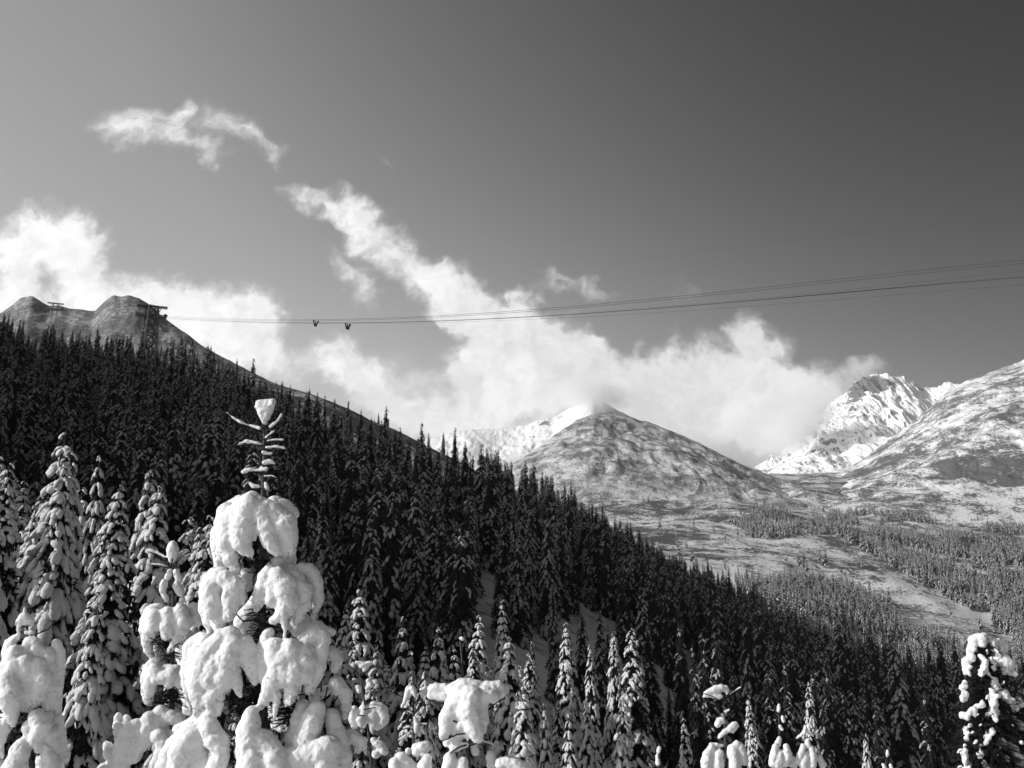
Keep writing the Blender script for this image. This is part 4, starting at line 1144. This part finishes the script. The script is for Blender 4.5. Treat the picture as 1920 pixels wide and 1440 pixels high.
hero(17.0, [
    (0, [(1322, 1300, 4.5), (1330, 1298, 6), (1342, 1292, 8), (1353, 1290, 8), (1361, 1292, 6)]), (0, [(1320, 1306, 4), (1335, 1304, 5), (1350, 1305, 6)]), (-.02, [(1362, 1286, 3), (1365, 1294, 3), (1362, 1302, 2.5)]), (0, [(1352, 1229, 1.4)]), (.02, [(1368, 1302, 1.6), (1380, 1294, 1.8), (1390, 1288, 1.8)]),
    (0, [(1360, 1334, 3.2), (1368, 1331, 3.4)]), (-.05, [(1348, 1350, 6), (1344, 1358, 6)]), (-.05, [(1353, 1348, 5), (1356, 1354, 4)]), (-.05, [(1378, 1357, 6), (1368, 1364, 7), (1354, 1374, 5), (1348, 1382, 4)]), (-.05, [(1382, 1360, 4), (1372, 1370, 4)]),
    (0, [(1334, 1396, 5), (1345, 1397, 5), (1354, 1398, 4)]), (-.1, [(1332, 1402, 7), (1324, 1414, 9), (1322, 1432, 11)]), (-.1, [(1345, 1410, 9), (1343, 1435, 12)]), (-.1, [(1372, 1402, 9), (1380, 1394, 9), (1388, 1405, 9), (1392, 1425, 10)]), (-.12, [(1372, 1415, 12), (1376, 1440, 14)]), (0, [(1355, 1470, 22), (1360, 1530, 24)]),
], twigs=[(-.09, 1.0, [(1358, 1314), (1345, 1312), (1332, 1304), (1316, 1299)]), (-.05, 1.0, [(1358, 1314), (1364, 1302), (1368, 1298)]), (.02, 1.0, [(1360, 1310), (1375, 1302), (1391, 1290)]), (0, .7, [(1354, 1290), (1353, 1262), (1352, 1229)])],
    trunk=[(1354, 1282, .9), (1358, 1314, 1.5), (1360, 1340, 1.8), (1362, 1440, 2.6)], voxel=0.015, drips=.15, needle=.35, label='sapling with a hat-shaped lump of snow skewered by a hair-thin leader', seed=7)

hero(24.0, [
    (0, [(1460, 1322, 3.5), (1460, 1328, 3.8), (1460, 1334, 2.6)]), (0, [(1442, 1329, 1.4), (1450, 1332, 1.6)]), (0, [(1481, 1326, 1.4), (1471, 1332, 1.6)]), (0, [(1467, 1344, 3.4), (1469, 1352, 3.4)]), (0, [(1463, 1362, 3.6), (1466, 1368, 3.6)]), (0, [(1453, 1350, 1.8)]),
    (0, [(1462, 1384, 4), (1458, 1396, 6)]), (-.1, [(1452, 1400, 7), (1448, 1418, 8), (1446, 1432, 7)]), (-.1, [(1472, 1398, 6), (1474, 1415, 9), (1470, 1430, 9)]), (-.1, [(1460, 1412, 9), (1456, 1432, 10)]), (0, [(1486, 1422, 6), (1490, 1434, 7)]), (0, [(1462, 1460, 16)]),
], twigs=[(0, .8, [(1461, 1338), (1450, 1334), (1440, 1328)]), (0, .8, [(1461, 1338), (1472, 1334), (1484, 1325)])], trunk=[(1461, 1336, 1.1), (1463, 1380, 1.5), (1464, 1440, 2.2)], voxel=0.02, drips=.2, needle=.5, core=[(1462, 1375, 6, 6), (1462, 1420, 14, 12)],
    label='spruce tip with a snow flame between raised arms, right of the hat-shaped snow lump', seed=8)
hero(24.0, [
    (0, [(1510, 1362, 2.5), (1510, 1370, 4.5), (1502, 1378, 3.4), (1494, 1384, 2.2)]), (0, [(1516, 1372, 4), (1524, 1379, 3)]), (0, [(1535, 1369, 1.4), (1527, 1376, 1.6)]), (-.08, [(1512, 1388, 5), (1514, 1398, 5)]), (-.08, [(1504, 1398, 5), (1500, 1412, 7), (1494, 1426, 7)]),
    (-.08, [(1520, 1402, 6), (1524, 1418, 8), (1520, 1434, 9)]), (-.08, [(1508, 1418, 8), (1505, 1436, 9)]), (0, [(1536, 1420, 6), (1542, 1434, 7)]), (0, [(1485, 1432, 7)]), (0, [(1510, 1462, 18)]),
], twigs=[(0, .8, [(1511, 1384), (1498, 1388), (1488, 1384)]), (0, .8, [(1511, 1384), (1524, 1380), (1537, 1368)])], trunk=[(1511, 1372, 1.1), (1511, 1400, 1.4), (1511, 1440, 2.2)], voxel=0.02, drips=.3, needle=.6, core=[(1511, 1410, 14, 14), (1511, 1430, 18, 16)],
    label='small spruce with a star of snow on top, second from the hat-shaped lump', seed=9)
hero(24.0, [
    (0, [(1664, 1408, 3), (1664, 1414, 3.6), (1663, 1420, 2)]), (0, [(1646, 1420, 1.6), (1654, 1421, 1.6)]), (0, [(1656, 1434, 3.4), (1660, 1442, 4)]), (0, [(1670, 1434, 3.4), (1672, 1444, 4)]), (0, [(1664, 1460, 8)]),
], twigs=[(0, .9, [(1663, 1422), (1654, 1414), (1650, 1406)]), (0, .9, [(1664, 1422), (1674, 1412), (1676, 1403)]), (0, .8, [(1663, 1423), (1646, 1422)]), (0, .8, [(1664, 1422), (1676, 1416), (1680, 1411)])], trunk=[(1663, 1418, 1.0), (1664, 1450, 1.6)], voxel=0.02, drips=0, needle=.4,
    label='tiny spruce tip with raised twig arms, left of the shaggy right-hand spruce', seed=10)
hero(20.0, [
    (0, [(1236, 1402, 4), (1234, 1410, 4)]), (0, [(1232, 1420, 5), (1234, 1432, 6)]), (0, [(1217, 1430, 1.6), (1222, 1438, 1.8)]), (0, [(1252, 1432, 1.6), (1246, 1440, 1.8)]), (0, [(1236, 1460, 12)]),
], twigs=[(0, 1., [(1235, 1440), (1224, 1436), (1216, 1425)]), (0, 1., [(1235, 1440), (1246, 1436), (1254, 1426)])], trunk=[(1236, 1396, 1.0), (1235, 1440, 1.8)], voxel=0.02, drips=0, needle=.5, core=[(1236, 1400, 6, 8)],
    label='tiny snow-tipped spruce top peeping over the bottom edge below the dark hillside', seed=11)

# shaggy dark spruce at the right edge
_rt = [
    (0, [(1826, 1206, 7), (1833, 1196, 8), (1844, 1193, 7), (1854, 1200, 6), (1858, 1210, 4)]), (-.1, [(1822, 1214, 6), (1818, 1228, 6), (1814, 1244, 6), (1812, 1258, 5)]), (.1, [(1872, 1198, 5), (1878, 1206, 4)]),
    (-.2, [(1834, 1234, 6), (1836, 1246, 5), (1832, 1256, 4)]), (-.1, [(1862, 1232, 6), (1872, 1240, 8), (1878, 1252, 7), (1886, 1264, 4)]), (-.1, [(1810, 1276, 5), (1808, 1290, 5), (1806, 1306, 4)]), (-.15, [(1842, 1262, 4), (1852, 1278, 5), (1862, 1292, 6), (1872, 1308, 6), (1884, 1324, 5)]),
    (-.25, [(1846, 1294, 5), (1842, 1306, 6), (1848, 1318, 6), (1852, 1334, 5), (1848, 1344, 3)]), (-.2, [(1830, 1316, 4), (1822, 1326, 5), (1812, 1332, 5), (1804, 1340, 4)]), (.05, [(1892, 1346, 4), (1902, 1360, 5), (1912, 1374, 4)]), (-.1, [(1818, 1358, 4), (1812, 1368, 4), (1810, 1380, 4)]),
    (-.2, [(1844, 1368, 3.4), (1840, 1382, 4.5), (1832, 1398, 4.5), (1826, 1410, 4)]), (-.15, [(1862, 1384, 3.4), (1874, 1394, 5), (1886, 1408, 5), (1896, 1420, 4)]), (-.1, [(1806, 1394, 4), (1808, 1410, 5), (1812, 1424, 4)]), (-.1, [(1816, 1432, 6), (1812, 1446, 6)]), (0, [(1906, 1386, 5), (1914, 1394, 5)]),
    (-.15, [(1838, 1426, 4), (1840, 1440, 5)]), (-.1, [(1890, 1430, 5), (1898, 1442, 6)]), (-.2, [(1866, 1418, 4)]), (.0, [(1896, 1310, 4), (1900, 1322, 3.4)]), (.1, [(1885, 1210, 3), (1880, 1222, 3)]), (0, [(1850, 1480, 20), (1860, 1540, 24)]),
]
_rr = random.Random(5)
_r2 = []
for d_, pts_ in _rt:
    for i_ in range(len(pts_)):
        x_, y_, r_ = pts_[i_]
        if r_ > 10:
            _r2.append((d_, [(x_, y_, r_)])); continue
        q_ = pts_[min(i_ + 1, len(pts_) - 1)]
        for u_ in (0, .5):
            cx_ = x_ + (q_[0] - x_) * u_ + _rr.uniform(-2.5, 2.5); cy_ = y_ + (q_[1] - y_) * u_ + _rr.uniform(-2.5, 2.5)
            rr_ = r_ * _rr.uniform(.75, 1.35); cx_ = 1856 + (cx_ - 1852) * 1.22
            _r2.append((d_ + _rr.uniform(-.05, .05), [(cx_, cy_, rr_), (cx_ + _rr.uniform(-3, 3), cy_ + rr_ * _rr.uniform(.6, 1.8), rr_ * .6)]))
for i_ in range(46):
    y_ = _rr.uniform(1215, 1445); w_ = 9 + (y_ - 1195) * .27
    x_ = 1852 + _rr.uniform(-1, 1) * w_; r_ = _rr.uniform(1.6, 3.6)
    _r2.append((-.06 - _rr.random() * w_ * .008, [(x_, y_, r_), (x_ + (x_ - 1852) * .08, y_ + r_ * 1.6, r_ * .6)]))
hero(16.0, _r2, ragged=0.6, trunk=[(1852, 1196, 1.4), (1856, 1300, 3.4), (1860, 1440, 5)], voxel=0.013, drips=.9, needle=1.0, inflate=1.1,
     core=[(1848, 1206, 18, 50), (1852, 1228, 30, 110), (1852, 1255, 40, 150), (1855, 1285, 48, 190), (1857, 1318, 56, 230), (1858, 1350, 64, 280), (1860, 1385, 70, 320), (1860, 1420, 76, 340), (1862, 1450, 80, 300)],
     label='shaggy dark-needled spruce at the right edge with heavy snow on its bent tip', seed=12)

# --- snow-laden trees of the slope below the camera
mx, my = scatter(0, 36, 128, -0.66, 0.62, 41, 4.9)
mz = ground(mx, my)
mpx, mpy = topix(mx, my, mz)
mg = np.random.default_rng(19)
mu = mg.random(len(mx))
Hm = np.where(mpx < 420, 15 + 6 * mg.random(len(mx)), 9 + 7 * mg.random(len(mx)))
Hm = np.where((mpx > 1000), 9 + 5 * mg.random(len(mx)), Hm)
Hm = np.where((my < 55) & (mpx > 420), 6 + 3 * mg.random(len(mx)), Hm)
mtx, mty = topix(mx, my, mz + Hm)
k = (mty < 1445) & (mtx > -70) & (mtx < 1950) & (mpx < 1060) & (mu < 0.92)
k &= ~((mpx > 1000) & (mu > .35))
# keep the view over the dark wood open: limit how high they reach
lim = np.interp(mpx, [-100, 0, 120, 300, 420, 600, 800, 1000, 1100], [820, 830, 840, 900, 960, 1040, 1090, 1190, 1250])
over = (lim - mty) / 1700.0 * my
Hm = np.where(over > 0, Hm - over - mg.uniform(0, 2.0, len(mx)), Hm)
k &= Hm > 4.0
mx, my, mz, Hm, mtx = [a[k] for a in (mx, my, mz, Hm, mtx)]
MID = [(x, y, z, h, 'auto') for x, y, z, h in zip(mx, my, mz, Hm)]
HAND = [  # px, py of the tip, distance, width factor, label
    (130, 800, 58, 1.15, 'tall spruce in drooping tiers of snow with a white tuft, behind the left-edge tree'),
    (180, 1098, 34, .9, 'narrow spruce with small snow tufts on its tip, in front of the tall tiered spruce'),
    (290, 880, 66, .8, 'slim grey-white spruce between the tall tiered spruce and the large heaped tree'),
    (205, 850, 72, .8, 'slender spruce clotted with snow just right of the tall tiered spruce'),
    (1190, 1172, 112, 1.25, 'broad lit spruce standing before the open snow patch, tallest of the row of four'),
    (1065, 1165, 118, 1.0, 'pointed lit spruce at the left end of the row before the open snow patch'),
    (1110, 1203, 106, .8, 'narrow lit spruce second from the left in the row before the snow patch'),
    (1154, 1178, 124, .8, 'narrow lit spruce with a bent snowy shoulder just left of the tallest of the row'),
    (940, 1122, 132, .9, 'pointed dark spruce with lit left edge above the clotted small trees'),
    (1005, 1198, 128, .8, 'small pointed spruce under the left end of the snow patch'),
    (1508, 1275, 74, .75, 'dark slender spruce with snow beads behind the star-topped small spruce'),
    (1416, 1300, 78, .8, 'dark conical spruce with snow on its left side, right of the hat-shaped lump'),
    (1285, 1342, 62, .85, 'conical spruce with lit left side at the bottom, left of the hat-shaped lump'),
    (1160, 1292, 58, .9, 'bushy snow-clotted spruce in front of the broad lit spruce'),
    (1062, 1332, 48, .8, 'small beaded spruce tip at the bottom left of the lit row'),
    (1105, 1300, 60, .8, 'narrow snow-beaded spruce before the narrow lit spruce'),
    (975, 1286, 44, .8, 'small bushy spruce with a snow knob on its tip, right of the mushroom-shaped snow tree'),
    (1025, 1312, 50, .7, 'thin snow-plastered spruce tip between the mushroom tree and the lit row'),
    (888, 1150, 88, 1.1, 'snow-clotted spruce rising behind the bare stick'),
    (820, 1170, 78, 1.0, 'snow-clotted spruce left of the bare stick'),
    (752, 1150, 76, .9, 'narrow snow-clotted spruce with a beaded tip behind the saplings'),
    (690, 1100, 84, 1.2, 'wide clotted spruce behind the leaning sapling'),
    (1618, 1368, 70, .6, 'thin dark spruce with a curl of snow at the bottom edge under the black wood'),
]
hand = []
for (px, py, Yd, wf, lb) in HAND:
    p = at(px, py, Yd)
    z0 = float(ground(np.array([p.x]), np.array([p.y]))[0])
    hand.append((p.x, p.y, z0, p.z - z0, wf, lb))
# clear the automatic trees away from the hand-placed ones
hx = np.array([[h[0], h[1]] for h in hand])
auto = [m for m in MID if np.min(np.hypot(hx[:, 0] - m[0], hx[:, 1] - m[1])) > 4.2]
lit = np.random.default_rng(3)
for (x, y, z, h, wf, lb) in hand:
    tree(MEDIUM if x > 0 and y > 60 else LADEN, int(lit.integers(0, 20)), (x, y, z - .1), h, wf * 0.95 if h < 22 else wf * .75, lit.uniform(0, 6.28), lb, 'spruce', None, 'snowy_spruce')
for (x, y, z, h, _) in auto:
    px_, _p = topix(x, y, z + h)
    if px_ < 420:
        lb, gp = 'snow-laden spruce with hanging tiers in the stand at the left of the picture', 'snow-laden spruces at the left'
    elif px_ < 720:
        lb, gp = 'snow-clotted spruce directly behind the large heaped young tree', 'snow-clotted spruces behind the heaped tree'
    else:
        lb, gp = 'snow-clotted small spruce in the thicket behind the saplings at bottom centre', 'snow-clotted spruces behind the saplings'
    tree(LADEN if lit.random() < .6 else MEDIUM, int(lit.integers(0, 20)), (x, y, z - .1), h, lit.uniform(.85, 1.15), lit.uniform(0, 6.28), lb, 'spruce', gp, 'snowy_spruce')
print('mid', len(hand), len(auto))

# ------------------------------------------------------------------ pylons
def lattice(buf, base, top, wb, wt, n, rot, r=0.16):
    base, top = np.array(base, float), np.array(top, float)
    Rm = np.array(Matrix.Rotation(rot, 3, 'Z'))
    lev = []
    for i in range(n + 1):
        t = i / n
        c = base * (1 - t) + top * t; w = (wb * (1 - t) + wt * t) / 2
        lev.append([c + Rm @ np.array([sx * w, sy * w, 0]) for sx, sy in ((-1, -1), (1, -1), (1, 1), (-1, 1))])
    for j in range(4):
        tube(buf, [l[j] for l in lev], [r * 1.5] * (n + 1), 5)
    for i in range(n):
        for j in range(4):
            q = (j + 1) % 4
            tube(buf, [lev[i][j], lev[i + 1][q]], [r * .7] * 2, 4)
            tube(buf, [lev[i][q], lev[i + 1][j]], [r * .7] * 2, 4)
            tube(buf, [lev[i + 1][j], lev[i + 1][q]], [r * .7] * 2, 4)


def pylon(Y, pxc, pyt, pyb_lower, halfw, tilt, label, sc=1.0, plat=None, fr=0.42):
    top = at(pxc, pyt, Y)
    g0 = float(ground(np.array([top.x]), np.array([top.y]))[0])
    root = empty('cable_pylon', (top.x, Y, g0))
    H = top.z - g0
    k = Y / 1640.0
    tag(root, label, 'pylon')
    b = Buf(); lattice(b, (0, 0, 0), (0, 0, H), 9.0 * sc, 5.4 * sc, 9, tilt + .4, fr)
    link('tower_frame', b.mesh('tower_frame', M['steel'], False), root)
    for nm, zz, th in (('upper_arm', H, 0.9), ('lower_arm', at(pxc, pyb_lower, Y).z - g0, 1.9)):
        b = Buf(); box(b, (0, 0, zz), (2 * halfw, 2.0 * sc, th * .45), 0, tilt)
        Rm = np.array(Matrix.Rotation(tilt, 3, 'Z'))
        for s_ in np.linspace(-1, 1, 9)[:-1]:
            a0 = Rm @ np.array([s_ * halfw, -1.1 * sc, 0]) + [0, 0, zz - th / 2]; a1 = Rm @ np.array([(s_ + .25) * halfw, -1.1 * sc, 0]) + [0, 0, zz + th / 2]
            tube(b, [a0, a1], [.12 * sc] * 2, 4)
        for yo in (-1.1, 1.1):
            for dz in (-th / 2, th / 2):
                tube(b, [Rm @ np.array([-halfw, yo * sc, 0]) + [0, 0, zz + dz], Rm @ np.array([halfw, yo * sc, 0]) + [0, 0, zz + dz]], [.16 * sc] * 2, 4)
        link(nm, b.mesh(nm, M['steel'], False), root)
        if nm == 'lower_arm':
            for s_ in (-1, 1):
                b = Buf(); c = Rm @ np.array([s_ * halfw * .92, 0, 0]) + [0, 0, zz + th * .55]
                pts = [c + Rm @ np.array([0, u_, 0.55 - 0.05 * u_ * u_]) for u_ in np.linspace(-2.6, 2.6, 7)]
                tube(b, pts, [.38 * sc] * 7, 6)
                box(b, c, (2.2 * sc, 1.2 * sc, 1.3 * sc), 0, tilt)
                link('rope_saddle', b.mesh('rope_saddle', M['snow_shade_grey'] if s_ < 0 else M['steel'], False), root)
            # struts carrying the upper arm
            b = Buf()
            for s_ in (-.62, -.3, .3, .62):
                tube(b, [Rm @ np.array([s_ * halfw * .6, 0, 0]) + [0, 0, zz], Rm @ np.array([s_ * halfw, 0, 0]) + [0, 0, H]], [.2 * sc] * 2, 5)
            link('arm_strut', b.mesh('arm_strut', M['steel'], False), root)
    if plat:
        p = at(plat[0], plat[1], Y)
        b = Buf(); box(b, (p.x - top.x, -3.0, p.z - g0), (4.2, 2.6, .35)); box(b, (p.x - top.x, -3.0, p.z - g0 + .3), (4.0, 2.4, .25))
        link('service_platform', b.mesh('service_platform', M['snow_shade_grey'], False), root)
    return root


pylon(520, 285.5, 575, 593, 8.6, R(18), 'steel lattice cable pylon with two crossarms rising before the round bare hill', plat=(276, 624))
pylon(900, 104.5, 569, 580.5, 7.8, R(20), 'far dark cable pylon against the small rocky hilltop at the upper left', .85, None, .16)

# ------------------------------------------------------------------ ropes
PA, PB = np.array([at(298, 594, 520).x, 520.0]), np.array([57.0, 92.0])


def plan(s, off=0.0):
    """distance at which the plan line of the ropeway crosses azimuth s"""
    d = PB - PA
    nrm = np.array([-d[1], d[0]]) / np.linalg.norm(d)
    a = PA + nrm * off
    # a + t d has x = s y
    t = (s * a[1] - a[0]) / (d[0] - s * d[1])
    return a[1] + t * d[1]


def rope(ctrl, rad, label, off=0.0, n=60):
    pxs = np.array([c[0] for c in ctrl], float); pys = np.array([c[1] for c in ctrl], float)
    co = np.polyfit(pxs, pys, 3)
    P = []
    for px in np.linspace(pxs[0], pxs[-1], n):
        py = float(np.polyval(co, px))
        Y = plan(ray(px, py)[0], off)
        P.append(np.array(at(px, py, Y)))
    b = Buf(); o0 = P[0].copy()
    tube(b, [p - o0 for p in P], [rad] * n, 6)
    o = link('steel_rope', b.mesh('steel_rope', M['rope']), None, Vector(o0))
    tag(o, label, 'cable')
    return o


rope([(262, 588), (500, 600), (700, 602), (870, 586.5), (1100, 569), (1560, 525), (1920, 490.5), (2150, 468)], .036, 'uppermost dark rope of the close pair crossing to the right edge', -3)
rope([(262, 590), (500, 602), (700, 604), (870, 589), (1100, 573), (1560, 530), (1920, 496), (2150, 474)], .036, 'lower dark rope of the close upper pair crossing to the right edge', -3.3)
rope([(310, 596), (500, 604), (650, 608), (860, 601), (1100, 585), (1560, 550.5), (1920, 521), (2150, 502)], .056, 'thickest black rope of the ropeway, below the upper pair', 0)
rope([(310, 595), (500, 604), (650, 607), (860, 600), (1100, 583.5), (1560, 547), (1920, 509), (2150, 484)], .016, 'hair-thin rope just above the thickest rope', .4)
rope([(310, 598), (500, 606), (650, 610), (860, 604), (1100, 590), (1560, 564), (1920, 534), (2150, 515)], .016, 'hair-thin lowest rope of the ropeway', 1.2)
rope([(1150, 494), (1400, 462), (1780, 419), (1920, 404), (2150, 378)], .007, 'faint hair-thin wire alone high at the right, far above the other ropes', -18)


def carrier(px, py, label, yaw):
    Y = plan(ray(px, py)[0])
    c = at(px, py, Y)
    root = empty('rope_carrier', c)
    k = Y / 1700.0
    b = Buf()
    for (x0, z0, x1, z1, r) in ((-5, 5.5, -2.2, -4.5, 1.0), (-1.2, 5.0, .6, -4.5, 1.0), (5.5, 4.5, 1.4, -3.5, 1.1), (-4.6, 4.5, -1, -4, .8)):
        for yo in (-.25, .25):
            tube(b, [(x0 * k, yo, z0 * k), (x1 * k, yo, z1 * k)], [r * k * .8, r * k], 6)
    link('bracket', b.mesh('bracket', M['rope'], False), root)
    b = Buf(); box(b, (0, 0, -4.2 * k), (6 * k, .8, 2.4 * k)); tube(b, [(0, -.6, -4.6 * k), (0, .6, -4.6 * k)], [1.5 * k] * 2, 8)
    link('clamp', b.mesh('clamp', M['rope'], False), root)
    b = Buf(); box(b, (0, 0, -2.6 * k), (3.5 * k, .7, 1.0 * k)); box(b, (2.8 * k, 0, 3.9 * k), (1.8 * k, .5, 1.2 * k)); box(b, (-3.6 * k, 0, 5.9 * k), (2.4 * k, .5, 1.0 * k))
    link('snow', b.mesh('snow', M['snow_shade_grey']), root)
    root.rotation_euler = (0, 0, yaw)
    tag(root, label, 'rope carrier')


carrier(592, 606, 'left one of two small dark V-shaped carriers on the ropes before the cloud', .2)
carrier(652, 612, 'right one of two small dark V-shaped carriers on the ropes, nearer and lower', -.1)
print('trees near', len(gx), 'valley', len(vx))

# ------------------------------------------------------------------ air between the camera and the mountains
hz = Buf()
box(hz, (0, 2400, 640), (9000, 7600, 1560))
hm = bpy.data.materials.new('haze'); hm.use_nodes = True
ht = NT(hm.node_tree); ht.n.clear()
ho = ht.new('ShaderNodeOutputMaterial'); hv = ht.new('ShaderNodeVolumePrincipled')
hv.inputs['Color'].default_value = (0.9, 0.9, 0.9, 1)
hv.inputs['Density'].default_value = 2.6e-5
hv.inputs['Anisotropy'].default_value = 0.0
ht.l.new(hv.outputs[0], ho.inputs['Volume'])
haze = link('haze', hz.mesh('haze', hm, False))
tag(haze, kind='stuff')
print('lowest', float(GZ.min()), 'highest', max(max((o.matrix_world @ Vector(c)).z for c in o.bound_box) for o in SC.objects if o.type == 'MESH' and o.name != 'haze'))

# ------------------------------------------------------------------ cloud resting on the two far summits
def cloud(name, c, size, dens_, scale, label, rot=0.0):
    v, f = ICO[3]
    me = mesh_from(name, v, [f], None)
    me.materials.clear()
    m = bpy.data.materials.new(name); m.use_nodes = True
    t = NT(m.node_tree); t.n.clear()
    o_ = t.new('ShaderNodeOutputMaterial'); pv = t.new('ShaderNodeVolumePrincipled')
    oc = t.new('ShaderNodeTexCoord').outputs['Object']
    ln = t.vmath('LENGTH', oc)
    n_ = t.noise(oc, scale, 4, 0.6, 0.4)
    fall = t.ramp(ln, 1.0, 0.15)
    dd = t.math('MULTIPLY', t.ramp(t.math('ADD', t.math('MULTIPLY', fall, .62), t.math('MULTIPLY', n_, .75)), 0.52, 1.0), dens_)
    t.l.new(dd, pv.inputs['Density']); pv.inputs['Color'].default_value = (1, 1, 1, 1); pv.inputs['Anisotropy'].default_value = 0.2
    t.l.new(pv.outputs[0], o_.inputs['Volume'])
    me.materials.append(m)
    o = link(name, me, None, c); o.scale = size; o.rotation_euler = (0, rot, 0)
    tag(o, kind='stuff')
    return o


cloud('cloud', at(1105, 735, 4150), (330, 260, 120), 0.012, 1.6, '', 0.2)
cloud('cloud', at(1490, 790, 4250), (360, 320, 210), 0.011, 1.5, '', -0.5)
cloud('cloud', at(1330, 850, 3500), (300, 260, 90), 0.008, 1.5, '', 0.5)
